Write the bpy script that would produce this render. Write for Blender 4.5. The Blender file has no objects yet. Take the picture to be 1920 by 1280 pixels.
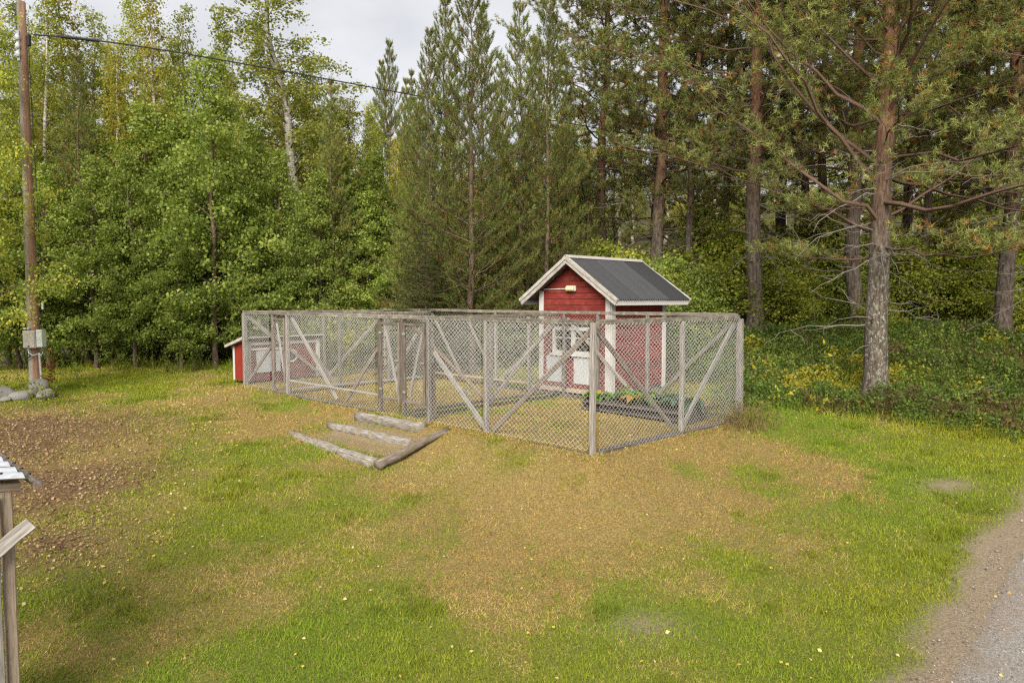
import bpy, math, random
import numpy as np
from mathutils import Vector, Matrix

# ------------------------------------------------------------------ camera, sky, sun, exposure
S = bpy.context.scene
COL = S.collection
CAM_H = 2.11
FPX = 1362.0                     # focal length in pixels of the 1920 px wide photograph
cam = bpy.data.cameras.new('camera'); cam.sensor_width = 36; cam.lens = FPX / 1920 * 36
cam.clip_start = 0.1; cam.clip_end = 2000
co = bpy.data.objects.new('camera', cam); COL.objects.link(co)
co.location = (0, 0, CAM_H); co.rotation_euler = (math.radians(90 - 3.32), 0, 0)
S.camera = co

SUN_EL, SUN_AZ = math.radians(35), math.radians(190)      # azimuth clockwise from +Y: behind the camera, to its left
W = bpy.data.worlds.new('World'); S.world = W; W.use_nodes = True
nt = W.node_tree; nt.nodes.clear()
def wn(t, **k):
    n = nt.nodes.new(t)
    for a, b in k.items(): setattr(n, a, b)
    return n
sky = wn('ShaderNodeTexSky', sky_type='NISHITA', sun_disc=False, sun_elevation=SUN_EL, sun_rotation=SUN_AZ)
tc = wn('ShaderNodeTexCoord')
mp = wn('ShaderNodeMapping'); mp.inputs['Scale'].default_value = (1, 1, 2.2)
cn = wn('ShaderNodeTexNoise'); cn.inputs['Scale'].default_value = 2.6; cn.inputs['Detail'].default_value = 5; cn.inputs['Roughness'].default_value = .55
cr = wn('ShaderNodeValToRGB')
cr.color_ramp.elements[0].position = .3; cr.color_ramp.elements[0].color = (.37, .375, .395, 1)
cr.color_ramp.elements[1].position = .68; cr.color_ramp.elements[1].color = (.61, .61, .62, 1)
cm = wn('ShaderNodeVectorMath', operation='SCALE'); cm.inputs['Scale'].default_value = 9.6
mx = wn('ShaderNodeMix', data_type='RGBA'); mx.inputs['Factor'].default_value = .93
bg = wn('ShaderNodeBackground'); bg.inputs['Strength'].default_value = .1
wo = wn('ShaderNodeOutputWorld')
L = nt.links.new
L(tc.outputs['Generated'], mp.inputs['Vector']); L(mp.outputs[0], cn.inputs['Vector']); L(cn.outputs['Fac'], cr.inputs['Fac'])
L(cr.outputs['Color'], cm.inputs[0]); L(sky.outputs[0], mx.inputs['A']); L(cm.outputs[0], mx.inputs['B'])
L(mx.outputs['Result'], bg.inputs['Color']); L(bg.outputs[0], wo.inputs['Surface'])

sl = bpy.data.lights.new('sun', 'SUN'); sl.energy = 4.2; sl.angle = math.radians(38); sl.color = (1, .93, .82)
so = bpy.data.objects.new('sun', sl); COL.objects.link(so)
sd = Vector((math.sin(SUN_AZ) * math.cos(SUN_EL), math.cos(SUN_AZ) * math.cos(SUN_EL), math.sin(SUN_EL)))
so.rotation_euler = sd.to_track_quat('Z', 'Y').to_euler(); so.location = (-10, -10, 30)

S.view_settings.view_transform = 'Standard'; S.view_settings.look = 'None'
S.view_settings.exposure = 0.78; S.view_settings.gamma = 1
S.render.engine = 'CYCLES'
cy = S.cycles
cy.max_bounces = 6; cy.diffuse_bounces = 5; cy.glossy_bounces = 2; cy.transmission_bounces = 4; cy.transparent_max_bounces = 6
cy.use_adaptive_sampling = True; cy.adaptive_threshold = .02
cy.use_denoising = False           # the wire netting and grass are finer than a denoiser keeps
cy.filter_width = 1.3

# ------------------------------------------------------------------ helpers
RNG = np.random.default_rng(7)
random.seed(7)

def hash2(ix, iy, seed):
    h = (ix.astype(np.int64) * 374761393 + iy.astype(np.int64) * 668265263 + seed * 1442695041) & 0xffffffff
    h = ((h ^ (h >> 13)) * 1274126177) & 0xffffffff
    return ((h ^ (h >> 16)) & 0xffff) / 65535.0
def vnoise(x, y, scale, seed=0, octv=3):
    x = np.asarray(x, float); y = np.asarray(y, float)
    out = 0; amp = 1; tot = 0
    for o in range(octv):
        xs, ys = x / scale + 17.3 * o, y / scale - 9.1 * o
        ix, iy = np.floor(xs), np.floor(ys); fx, fy = xs - ix, ys - iy
        fx = fx * fx * (3 - 2 * fx); fy = fy * fy * (3 - 2 * fy)
        a = hash2(ix, iy, seed + o); b = hash2(ix + 1, iy, seed + o); c = hash2(ix, iy + 1, seed + o); d = hash2(ix + 1, iy + 1, seed + o)
        out = out + amp * ((a * (1 - fx) + b * fx) * (1 - fy) + (c * (1 - fx) + d * fx) * fy); tot += amp
        amp *= .5; scale *= .5
    return out / tot
def sstep(a, b, x):
    t = np.clip((np.asarray(x, float) - a) / (b - a), 0, 1); return t * t * (3 - 2 * t)

# the dog run stands turned 45 degrees: local x runs along its front to the right, local y away from the front
R2 = math.sqrt(.5)
CX, CY = 1.138, 10.0
FL, FD = -10.89, 4.137            # left end and depth of the run
def loc2w(x, y): return CX + R2 * (x + y), CY + R2 * (y - x)
def w2loc(X, Y):
    X = np.asarray(X, float) - CX; Y = np.asarray(Y, float) - CY
    return R2 * (X - Y), R2 * (X + Y)

def smax(a, b, k):
    h = np.clip(.5 + .5 * (a - b) / k, 0, 1); return b * (1 - h) + a * h + k * h * (1 - h)
def ground_z(X, Y):
    X = np.asarray(X, float); Y = np.asarray(Y, float)
    zp = -1.45 + .09 * Y
    zp = -smax(-zp, np.zeros_like(zp) - .02, .35)           # the lawn levels out at the far left
    lx, ly = w2loc(X, Y)
    dx = np.maximum(np.maximum(FL - .1 - lx, lx - .12), 0); dy = np.maximum(np.maximum(-.22 - ly, ly - FD - 2.6), 0)
    d = np.hypot(dx, dy)
    zm = -.03 - .44 * d - .03 * sstep(-2, 0, lx)
    z = smax(zm, zp, .16)
    side = sstep(2.2, 7.5, X + .12 * (Y - 15))
    z = z + side * .15 * np.maximum(Y - 14.3, 0) * sstep(13.8, 17, Y)
    z = z + sstep(-4, -14, X) * .03 * np.maximum(Y - 20, 0) + sstep(24, 60, Y) * .6
    z = z - np.maximum(Y - 60, 0) * .01
    z = z + (vnoise(X, Y, 2.2, 3, 2) - .5) * .05 * (1 - sstep(-.3, .3, -d) * .6) + (vnoise(X, Y, 3.0, 11, 2) - .5) * .35 * side * sstep(16, 20, Y)
    w = sstep(-5.75, -5.5, lx) * sstep(-2.8, -3.0, lx) * sstep(-1.62, -1.5, ly) * sstep(-.2, -.34, ly)
    z = z * (1 - w) + w * (-.19 - .13 * sstep(-.74, -.86, ly))
    return z
def gz(x, y): return float(ground_z(x, y))
def at(px, depth): return (px - 960) / FPX * depth
def path_edge(X, Y):              # signed distance from the edge of the gravel drive, positive on the drive
    return ((np.asarray(X) - 3.33) * .723 - (np.asarray(Y) - 5.76) * .690) + (vnoise(X, Y, 1.3, 77, 2) - .5) * .22 - .06 - .002*(np.asarray(Y)-6)**2

def bulk_mesh(name, V, F, tint=None, smooth=False):
    V = np.ascontiguousarray(V, np.float32); F = np.ascontiguousarray(F, np.int32)
    me = bpy.data.meshes.new(name); n, k = F.shape
    me.vertices.add(len(V)); me.vertices.foreach_set('co', V.ravel())
    me.loops.add(n * k); me.loops.foreach_set('vertex_index', F.ravel())
    me.polygons.add(n); me.polygons.foreach_set('loop_start', np.arange(0, n * k, k, dtype=np.int32))
    try: me.polygons.foreach_set('loop_total', np.full(n, k, np.int32))
    except Exception: pass
    if smooth: me.polygons.foreach_set('use_smooth', np.ones(n, bool))
    if tint is not None:
        a = me.color_attributes.new('tint', 'FLOAT_COLOR', 'POINT')
        c = np.ones((len(V), 4), np.float32); c[:, :3] = tint; a.data.foreach_set('color', c.ravel())
    me.update(calc_edges=True); return me
def attr(me, name, vals):
    a = me.attributes.new(name, 'FLOAT', 'POINT'); a.data.foreach_set('value', np.asarray(vals, np.float32))
def link(name, me, mat=None, parent=None, loc=None, rz=0):
    o = bpy.data.objects.new(name, me); COL.objects.link(o)
    if mat is not None and me is not None and not me.materials: me.materials.append(mat)
    if parent is not None: o.parent = parent
    if loc is not None: o.location = loc
    if rz: o.rotation_euler[2] = rz
    return o
def thing(name, label, cat, loc=(0, 0, 0), rz=0, group=None):
    o = link(name, None, loc=loc, rz=rz); return tag(o, label, cat, group)
def tag(o, label, cat, group=None, kind=None):
    if label: o['label'] = label
    if cat: o['category'] = cat
    if group: o['group'] = group
    if kind: o['kind'] = kind
    return o
class MB:
    def __init__(s): s.v = []; s.f = []
    def box(s, x0, x1, y0, y1, z0, z1):
        b = len(s.v); s.v += [(x, y, z) for z in (z0, z1) for y in (y0, y1) for x in (x0, x1)]
        s.f += [tuple(b + i for i in q) for q in ((0, 2, 3, 1), (4, 5, 7, 6), (0, 1, 5, 4), (2, 6, 7, 3), (0, 4, 6, 2), (1, 3, 7, 5))]; return s
    def prism(s, poly, y0, y1):                              # outline in x,z pushed along y
        b = len(s.v); n = len(poly)
        s.v += [(x, y0, z) for x, z in poly] + [(x, y1, z) for x, z in poly]
        s.f += [tuple(b + i for i in range(n)), tuple(b + n + i for i in reversed(range(n)))]
        s.f += [(b + i, b + n + i, b + n + (i + 1) % n, b + (i + 1) % n) for i in range(n)]; return s
    def build(s, name, mat, parent=None, bevel=0, **k):
        me = bpy.data.meshes.new(name); me.from_pydata(s.v, [], s.f); me.update()
        o = link(name, me, mat, parent, **k)
        import bmesh
        bm = bmesh.new(); bm.from_mesh(me); bmesh.ops.recalc_face_normals(bm, faces=bm.faces)
        if bevel: bmesh.ops.bevel(bm, geom=list(bm.edges), offset=bevel, segments=1, affect='EDGES')
        bm.to_mesh(me); bm.free(); return o
def beam(name, p0, p1, w, d, mat, parent=None, roll=0, warp=.004, segs=5):
    """a sawn timber from p0 to p1, its own z along the grain, w across and d deep"""
    p0, p1 = Vector(p0), Vector(p1); ax = (p1 - p0); ln = ax.length; ax.normalize()
    up = Vector((0, 1, 0)) if abs(ax.y) < .9 else Vector((1, 0, 0))
    xa = up.cross(ax).normalized(); ya = ax.cross(xa)
    M = Matrix((xa, ya, ax)).transposed().to_4x4()
    if roll: M = M @ Matrix.Rotation(roll, 4, 'Z')
    M.translation = p0
    v = []; f = []; c = .12 * min(w, d)
    for i in range(segs + 1):
        t = i / segs; ox, oy = random.uniform(-warp, warp), random.uniform(-warp, warp)
        if i in (0, segs): ox = oy = 0
        for sx, sy in ((-1, -1), (1, -1), (1, 1), (-1, 1)):
            v += [(sx * w / 2 - sx * (0 if sx * sy > 0 else c) + ox, sy * d / 2 - sy * (c if sx * sy > 0 else 0) + oy, t * ln),
                  (sx * w / 2 - sx * (c if sx * sy > 0 else 0) + ox, sy * d / 2 - sy * (0 if sx * sy > 0 else c) + oy, t * ln)]
    for i in range(segs):
        for k in range(8):
            a, b2 = i * 8 + k, i * 8 + (k + 1) % 8; f.append((a, b2, b2 + 8, a + 8))
    f.append(tuple(range(7, -1, -1))); f.append(tuple(segs * 8 + k for k in range(8)))
    me = bpy.data.meshes.new(name); me.from_pydata(v, [], f); me.update()
    o = link(name, me, mat, parent); o.matrix_local = M; return o
def tubes(paths, sides=5, cap=True):
    """paths: list of (points Nx3, radii N) -> verts, quads"""
    V = []; F = []; off = 0
    an = np.arange(sides) / sides * 2 * math.pi; ca, sa = np.cos(an), np.sin(an)
    for P, R in paths:
        P = np.asarray(P, float); R = np.asarray(R, float); n = len(P)
        T = np.gradient(P, axis=0); T /= np.linalg.norm(T, axis=1)[:, None] + 1e-9
        ref = np.array([0., 0., 1.]) if abs(T[n // 2, 2]) < .85 else np.array([1., 0., 0.])
        A = np.cross(T, ref); A /= np.linalg.norm(A, axis=1)[:, None] + 1e-9; B = np.cross(T, A)
        ring = P[:, None, :] + R[:, None, None] * (ca[None, :, None] * A[:, None, :] + sa[None, :, None] * B[:, None, :])
        V.append(ring.reshape(-1, 3))
        i = np.arange(n - 1)[:, None] * sides; k = np.arange(sides)[None, :]; k2 = (k + 1) % sides
        F.append((np.stack([i + k, i + k2, i + sides + k2, i + sides + k], -1).reshape(-1, 4)) + off); off += n * sides
    return np.concatenate(V), np.concatenate(F)
def tube_obj(name, paths, mat, parent=None, sides=5, **k):
    V, F = tubes(paths, sides); return link(name, bulk_mesh(name, V, F, smooth=True), mat, parent, **k)
def unit(a): return a / (np.linalg.norm(a, axis=-1, keepdims=True) + 1e-9)

# ------------------------------------------------------------------ materials
def mat_new(name):
    m = bpy.data.materials.new(name); m.use_nodes = True; t = m.node_tree; b = t.nodes['Principled BSDF']; return m, t, b
def nd(t, ty, **k):
    n = t.nodes.new(ty)
    for a, v in k.items():
        if a in n.inputs.keys() if hasattr(n.inputs, 'keys') else False: n.inputs[a].default_value = v
        else: setattr(n, a, v)
    return n
def ramp(t, fac, stops):
    r = t.nodes.new('ShaderNodeValToRGB'); e = r.color_ramp.elements
    e[0].position, e[0].color = stops[0][0], (*stops[0][1], 1); e[1].position, e[1].color = stops[-1][0], (*stops[-1][1], 1)
    for p, c in stops[1:-1]: q = e.new(p); q.color = (*c, 1)
    t.links.new(fac, r.inputs['Fac']); return r.outputs['Color']
def noise(t, vec, scale, detail=4, rough=.6):
    n = t.nodes.new('ShaderNodeTexNoise'); n.inputs['Scale'].default_value = scale; n.inputs['Detail'].default_value = detail; n.inputs['Roughness'].default_value = rough
    if vec is not None: t.links.new(vec, n.inputs['Vector'])
    return n.outputs['Fac']
def mapped(t, scale, rnd=True, src='Object'):
    c = t.nodes.new('ShaderNodeTexCoord'); m = t.nodes.new('ShaderNodeMapping'); m.inputs['Scale'].default_value = scale
    t.links.new(c.outputs[src], m.inputs['Vector'])
    if rnd:
        oi = t.nodes.new('ShaderNodeObjectInfo'); mu = t.nodes.new('ShaderNodeMath'); mu.operation = 'MULTIPLY'; mu.inputs[1].default_value = 37
        t.links.new(oi.outputs['Random'], mu.inputs[0]); t.links.new(mu.outputs[0], m.inputs['Location'])
    return m.outputs[0]
def mixc(t, f, a, b, mode='MIX'):
    m = t.nodes.new('ShaderNodeMix'); m.data_type = 'RGBA'; m.blend_type = mode
    for s, v in (('Factor', f), ('A', a), ('B', b)):
        if isinstance(v, (int, float)): m.inputs[s].default_value = v
        elif isinstance(v, tuple): m.inputs[s].default_value = (*v, 1)
        else: t.links.new(v, m.inputs[s])
    return m.outputs['Result']
def bump(t, b, h, strength=.4, dist=.01):
    n = t.nodes.new('ShaderNodeBump'); n.inputs['Strength'].default_value = strength; n.inputs['Distance'].default_value = dist
    t.links.new(h, n.inputs['Height']); t.links.new(n.outputs[0], b.inputs['Normal'])
def vary(t, col, amt=.25):
    """small tone change from one board to the next"""
    oi = t.nodes.new('ShaderNodeObjectInfo'); mr = t.nodes.new('ShaderNodeMapRange'); mr.inputs['To Min'].default_value = 1 - amt; mr.inputs['To Max'].default_value = 1 + amt
    t.links.new(oi.outputs['Random'], mr.inputs['Value']); v = t.nodes.new('ShaderNodeVectorMath'); v.operation = 'SCALE'
    t.links.new(col, v.inputs[0]); t.links.new(mr.outputs[0], v.inputs['Scale']); return v.outputs[0]
def wood(name, stops, amt=.25, axis='Z', rough=.85, patches=None):
    m, t, b = mat_new(name); sc = {'Z': (28, 28, 2.2), 'X': (2.2, 28, 28), 'Y': (28, 2.2, 28)}[axis]
    g = noise(t, mapped(t, sc), 2.2, 6, .65)
    c = ramp(t, g, stops)
    if patches is not None:
        p = noise(t, mapped(t, (2.5, 2.5, 2.5)), 2.5, 5, .7); pf = ramp(t, p, [(.5, (0, 0, 0)), (.64, (1, 1, 1))]); c = mixc(t, pf, c, patches)
    c = vary(t, c, amt); t.links.new(c, b.inputs['Base Color']); b.inputs['Roughness'].default_value = rough; b.inputs['Specular IOR Level'].default_value = .2
    bump(t, b, g, .5, .006); return m
M = {}
M['grey_wood'] = wood('weathered_grey_wood', [(.28, (.055, .048, .042)), (.45, (.165, .15, .135)), (.7, (.29, .272, .252))], .28)
M['brown_wood'] = wood('weathered_brown_wood', [(.28, (.05, .04, .033)), (.48, (.14, .115, .096)), (.72, (.24, .208, .18))], .28)
M['dark_wood'] = wood('dark_damp_wood', [(.28, (.03, .027, .024)), (.5, (.085, .075, .065)), (.72, (.17, .15, .13))], .25)
M['pale_wood'] = wood('pale_silver_wood', [(.25, (.11, .1, .092)), (.45, (.23, .217, .203)), (.7, (.35, .336, .32))], .16)
M['fresh_wood'] = wood('pale_pine_wood', [(.25, (.14, .1, .07)), (.5, (.29, .225, .17)), (.75, (.41, .34, .27))], .15)
M['mossy_rail'] = wood('lichened_rail_wood', [(.28, (.05, .042, .035)), (.48, (.14, .12, .1)), (.72, (.25, .226, .2))], .22, patches=(.24, .235, .17))
M['log_wood'] = wood('weathered_log_wood', [(.3, (.035, .029, .025)), (.45, (.17, .152, .135)), (.68, (.36, .338, .31))], .2, patches=(.17, .145, .085))
M['dark_log'] = wood('dark_log_wood', [(.26, (.045, .035, .03)), (.46, (.14, .11, .09)), (.72, (.3, .255, .215))], .1, patches=(.13, .11, .06))
M['red_paint'] = wood('falu_red_paint', [(.22, (.085, .013, .01)), (.5, (.155, .021, .016)), (.8, (.23, .055, .042))], .2, 'X', .85, patches=(.2, .038, .029))
M['red_paint_v'] = wood('falu_red_paint_upright', [(.22, (.13, .016, .01)), (.5, (.22, .025, .015)), (.78, (.29, .042, .026))], .12, 'Z', .75)
M['white_paint'] = wood('flaking_white_paint', [(.2, (.28, .26, .235)), (.42, (.45, .44, .42)), (.7, (.54, .53, .51))], .08)
M['peeling_paint'] = wood('peeling_white_paint', [(.34, (.14, .12, .1)), (.48, (.34, .32, .295)), (.66, (.48, .46, .44))], .08, patches=(.3, .26, .22))
M['firewood'] = wood('split_firewood', [(.25, (.1, .06, .035)), (.5, (.3, .2, .13)), (.75, (.46, .34, .23))], .35)

def plain(name, col, rough=.6, metal=0, bumpy=0, amt=.0, spec=.4):
    m, t, b = mat_new(name); n = noise(t, mapped(t, (6, 6, 6), False), 4, 5, .65)
    c = ramp(t, n, [(.3, tuple(x * .78 for x in col)), (.7, tuple(min(1, x * 1.15) for x in col))])
    if amt: c = vary(t, c, amt)
    t.links.new(c, b.inputs['Base Color']); b.inputs['Roughness'].default_value = rough; b.inputs['Metallic'].default_value = metal; b.inputs['Specular IOR Level'].default_value = spec
    if bumpy: bump(t, b, n, bumpy, .02)
    return m
M['wire'] = plain('galvanised_wire', (.66, .65, .63), .55)
M['roof_metal'] = plain('dark_grey_roof_sheet', (.05, .052, .056), .6, .0, 0, .12, .35)
M['roof_dark'] = plain('darker_roof_sheet', (.03, .031, .034), .6, .0, 0, .1, .35)
M['tin'] = plain('galvanised_tin', (.55, .58, .62), .45, .3)
M['lamp_glass'] = plain('yellowed_lamp_cover', (.6, .52, .3), .4)
M['lamp_body'] = plain('lamp_body', (.45, .42, .38), .5)
M['white_plastic'] = plain('white_plastic', (.75, .75, .73), .5)
M['grey_panel'] = plain('pale_grey_panel', (.4, .42, .43), .6)
M['box_grey'] = plain('meter_box_grey', (.42, .39, .35), .5, .1)
M['box_side'] = plain('meter_box_pale', (.52, .56, .52), .5)
M['steel'] = plain('dull_steel', (.45, .45, .44), .4, .6)
M['rubber'] = plain('black_cable', (.022, .022, .024), .6)
M['stone'] = plain('grey_stone', (.19, .183, .17), .9, 0, .9, .2)
M['soil'] = plain('dark_soil', (.055, .042, .033), 1, 0, .6)
M['inside'] = plain('dim_interior', (.1, .075, .055), .9)
m, t, b = mat_new('window_glass'); b.inputs['Base Color'].default_value = (.9, .95, .95, 1); b.inputs['Roughness'].default_value = .03; b.inputs['Transmission Weight'].default_value = 1; b.inputs['IOR'].default_value = 1.2; M['glass'] = m
m, t, b = mat_new('insulator_glass'); b.inputs['Base Color'].default_value = (.8, .82, .85, 1); b.inputs['Roughness'].default_value = .2; M['insulator'] = m

def leaf_mat(name, trans=.3, rough=.5, spread=.25, spec=.25):
    m, t, b = mat_new(name)
    a = t.nodes.new('ShaderNodeAttribute'); a.attribute_name = 'tint'
    c = vary(t, a.outputs['Color'], spread)
    b.inputs['Roughness'].default_value = rough; b.inputs['Specular IOR Level'].default_value = spec
    tr = t.nodes.new('ShaderNodeBsdfTranslucent'); ms = t.nodes.new('ShaderNodeMixShader'); ms.inputs[0].default_value = trans
    t.links.new(c, b.inputs['Base Color'])
    t.links.new(mixc(t, 1.0, c, (1.25, 1.2, .6), 'MULTIPLY'), tr.inputs['Color'])
    t.links.new(b.outputs[0], ms.inputs[1]); t.links.new(tr.outputs[0], ms.inputs[2]); t.links.new(ms.outputs[0], t.nodes['Material Output'].inputs['Surface']); return m
M['leaf'] = leaf_mat('broad_leaves', .42, .6, .3, .08)
M['needle'] = leaf_mat('pine_needles', .22, .7, .2, .04)
M['blade'] = leaf_mat('grass_blades', .25, .8, 0, .02)
M['litter'] = leaf_mat('fallen_leaf_litter', .1, .8, 0, .03)

def bark(name, kind):
    m, t, b = mat_new(name)
    co_ = t.nodes.new('ShaderNodeTexCoord'); sep = t.nodes.new('ShaderNodeSeparateXYZ'); t.links.new(co_.outputs['Object'], sep.inputs[0])
    if kind == 'birch':
        n = noise(t, mapped(t, (3, 3, 16)), 2.0, 5, .7); c = ramp(t, n, [(.36, (.05, .045, .04)), (.46, (.38, .34, .3)), (.6, (.62, .58, .53))])
        low = ramp(t, sep.outputs['Z'], [(0.0, (1, 1, 1)), (1.0, (0, 0, 0))]); c = mixc(t, low, c, (.12, .095, .075)); c = vary(t, c, .25)
    elif kind == 'brown':
        n = noise(t, mapped(t, (8, 8, 4)), 2.5, 5, .7); c = vary(t, ramp(t, n, [(.3, (.05, .035, .025)), (.55, (.15, .11, .08)), (.75, (.27, .215, .165))]), .25)
    else:
        n = noise(t, mapped(t, (9, 9, 2.2)), 2.4, 6, .7)
        grey = ramp(t, n, [(.3, (.03, .024, .019)), (.5, (.105, .084, .067)), (.72, (.21, .18, .15))])
        orange = ramp(t, n, [(.3, (.06, .03, .02)), (.5, (.165, .088, .052)), (.72, (.26, .155, .1))])
        mr = t.nodes.new('ShaderNodeMapRange'); mr.inputs['From Min'].default_value = 2.5; mr.inputs['From Max'].default_value = 5.5
        t.links.new(sep.outputs['Z'], mr.inputs['Value']); c = mixc(t, mr.outputs[0], grey, orange)
        if kind == 'lichen':
            v = noise(t, mapped(t, (1, 1, .8), False), 17, 4, .75); vf = ramp(t, v, [(.54, (0, 0, 0)), (.6, (.85, .85, .85))])
            lo = t.nodes.new('ShaderNodeMapRange'); lo.inputs['From Min'].default_value = 3.6; lo.inputs['From Max'].default_value = 1.6; t.links.new(sep.outputs['Z'], lo.inputs['Value'])
            mu = t.nodes.new('ShaderNodeMath'); mu.operation = 'MULTIPLY'; t.links.new(vf, mu.inputs[0]); t.links.new(lo.outputs[0], mu.inputs[1]); c = mixc(t, mu.outputs[0], c, (.31, .33, .25))
        c = vary(t, c, .2)
    t.links.new(c, b.inputs['Base Color']); b.inputs['Roughness'].default_value = .95; b.inputs['Specular IOR Level'].default_value = .1
    bump(t, b, n, .9, .03); return m
M['birch_bark'] = bark('birch_bark', 'birch'); M['brown_bark'] = bark('brown_bark', 'brown')
M['pine_bark'] = bark('pine_bark', 'pine'); M['lichen_bark'] = bark('lichened_pine_bark', 'lichen')
M['limb_bark'] = plain('rusty_limb_bark', (.12, .072, .05), .95, 0, .5)
M['dead_twig'] = plain('dead_grey_twigs', (.2, .17, .145), .9)

# ------------------------------------------------------------------ ground
def masks(X, Y):
    """what grows or lies on the ground: dry, green, litter, gravel-dirt, forest floor (0..1)"""
    X = np.asarray(X, float); Y = np.asarray(Y, float)
    lx, ly = w2loc(X, Y)
    n1 = vnoise(X, Y, 1.7, 21); n2 = vnoise(X, Y, .6, 22); n3 = vnoise(X, Y, 4.5, 23, 2)
    inside = sstep(-.25, .05, ly) * sstep(FD + .4, FD - .1, ly) * sstep(.2, -.1, lx) * sstep(FL - .3, FL, lx)
    mound = np.exp(-(((X - .9) / 2.6) ** 2 + ((Y - 9.0) / 1.5) ** 2)) + .8 * np.exp(-(((X - 3.6) / 1.7) ** 2 + ((Y - 11.3) / 1.6) ** 2)) + .45*np.exp(-(((lx+5.5)/4.5)**2 + ((ly+.9)/1.0)**2))
    green = .53 + 1.35 * (n1 - .5) + .9 * (n2 - .5) + .5 * sstep(1.6, 4.5, X - .35 * (Y - 7)) + .28 * sstep(7.6, 6.0, Y) * (n3 > .3) - .75 * np.clip(mound, 0, 1) - .05*sstep(-1,-6,X)
    green = green - .6 * inside + .18*sstep(-3.5,-8,X)*sstep(14,19,Y)
    pe = path_edge(X, Y)
    dirt = sstep(-.5, -.05, pe + .4 * (n2 - .5)) + .75 * sstep(-5.5, -5.2, lx) * sstep(-3.0, -3.2, lx) * sstep(-1.5, -1.3, ly) * sstep(-.3, -.5, ly) * (.4 + n2) + .9 * np.exp(-(((X - 6.2 - .5*(Y-10.2)) / .45) ** 2 + ((Y - 10.2) / .28) ** 2)) * (n2 > .35) + .7 * np.exp(-(((X - 1.25) / .35) ** 2 + ((Y - 6.5) / .22) ** 2))
    lit = 1.2 * np.exp(-(((X + 9.0) / 2.4) ** 2 + ((Y - 12.8) / 1.9) ** 2)) + 1.15 * np.exp(-(((X + 6.6) / 1.2) ** 2 + ((Y - 10.2) / 1.2) ** 2)) + .55 * np.exp(-(((X + 5.2) / .9) ** 2 + ((Y - 8.2) / .8) ** 2))
    lit = np.clip(lit * (.35 + 1.4 * n1 + 1.0 * (n2 - .5)), 0, 1)
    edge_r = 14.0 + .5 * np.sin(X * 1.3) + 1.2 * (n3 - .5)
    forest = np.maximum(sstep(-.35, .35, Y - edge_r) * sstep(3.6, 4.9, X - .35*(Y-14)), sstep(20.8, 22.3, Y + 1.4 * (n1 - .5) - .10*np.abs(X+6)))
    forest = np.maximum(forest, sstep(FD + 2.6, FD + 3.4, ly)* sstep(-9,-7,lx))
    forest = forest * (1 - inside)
    green = sstep(.02, 1.0, green) * (1 - lit * .8)
    return dict(green=green, dirt=np.clip(dirt, 0, 1), litter=lit * (1 - forest), forest=np.clip(forest, 0, 1), inside=inside)
def axis_pts(a, b, fine0, fine1, step, far):
    p = list(np.arange(fine0, fine1 + 1e-6, step))
    x = fine1; s = step
    while x < b: s = min(s * 1.25, far); x += s; p.append(x)
    x = fine0; s = step
    while x > a: s = min(s * 1.25, far); x -= s; p.insert(0, x)
    return np.array(p)
gx = axis_pts(-320, 320, -14, 15, .16, 30); gy = axis_pts(-120, 420, 3.5, 30, .16, 30)
GX, GY = np.meshgrid(gx, gy); GV = np.stack([GX.ravel(), GY.ravel(), ground_z(GX, GY).ravel()], 1)
nx, ny = len(gx), len(gy); ii = (np.arange(ny - 1)[:, None] * nx + np.arange(nx - 1)[None, :]).ravel()
gme = bulk_mesh('ground', GV, np.stack([ii, ii + 1, ii + nx + 1, ii + nx], 1), smooth=True)
mk = masks(GV[:, 0], GV[:, 1])
for k in ('green', 'dirt', 'litter', 'forest'): attr(gme, k, mk[k])
m, t, b = mat_new('lawn_and_forest_floor')
def at_(k): a = t.nodes.new('ShaderNodeAttribute'); a.attribute_name = k; return a.outputs['Fac']
tcg = t.nodes.new('ShaderNodeTexCoord').outputs['Object']
nf = noise(t, tcg, 38, 6, .75); nm = noise(t, tcg, 7, 5, .65)
def wob(k, amt=.9):
    a = t.nodes.new('ShaderNodeMath'); a.operation = 'SUBTRACT'; t.links.new(nm, a.inputs[0]); a.inputs[1].default_value = .5
    c_ = t.nodes.new('ShaderNodeMath'); c_.operation = 'MULTIPLY_ADD'; t.links.new(a.outputs[0], c_.inputs[0]); c_.inputs[1].default_value = amt; t.links.new(at_(k), c_.inputs[2]); c_.use_clamp = True; return c_.outputs[0]
dry = ramp(t, nf, [(.28, (.09, .061, .024)), (.5, (.245, .176, .066)), (.72, (.44, .335, .145))])
grn = ramp(t, nf, [(.28, (.05, .068, .012)), (.5, (.13, .165, .024)), (.72, (.235, .26, .052))])
lit_ = ramp(t, nf, [(.28, (.05, .032, .019)), (.5, (.145, .093, .052)), (.72, (.27, .19, .115))])
drt = ramp(t, nf, [(.28, (.17, .125, .085)), (.5, (.28, .22, .155)), (.72, (.4, .33, .25))])
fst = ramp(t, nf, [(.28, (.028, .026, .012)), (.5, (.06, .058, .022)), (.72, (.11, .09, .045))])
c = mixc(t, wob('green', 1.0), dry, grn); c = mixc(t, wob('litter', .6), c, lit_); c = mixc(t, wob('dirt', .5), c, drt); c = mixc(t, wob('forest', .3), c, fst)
t.links.new(c, b.inputs['Base Color']); b.inputs['Roughness'].default_value = 1; b.inputs['Specular IOR Level'].default_value = .05; bump(t, b, nf, 1, .03)
tag(link('ground', gme, m), None, None, kind='structure')

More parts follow.
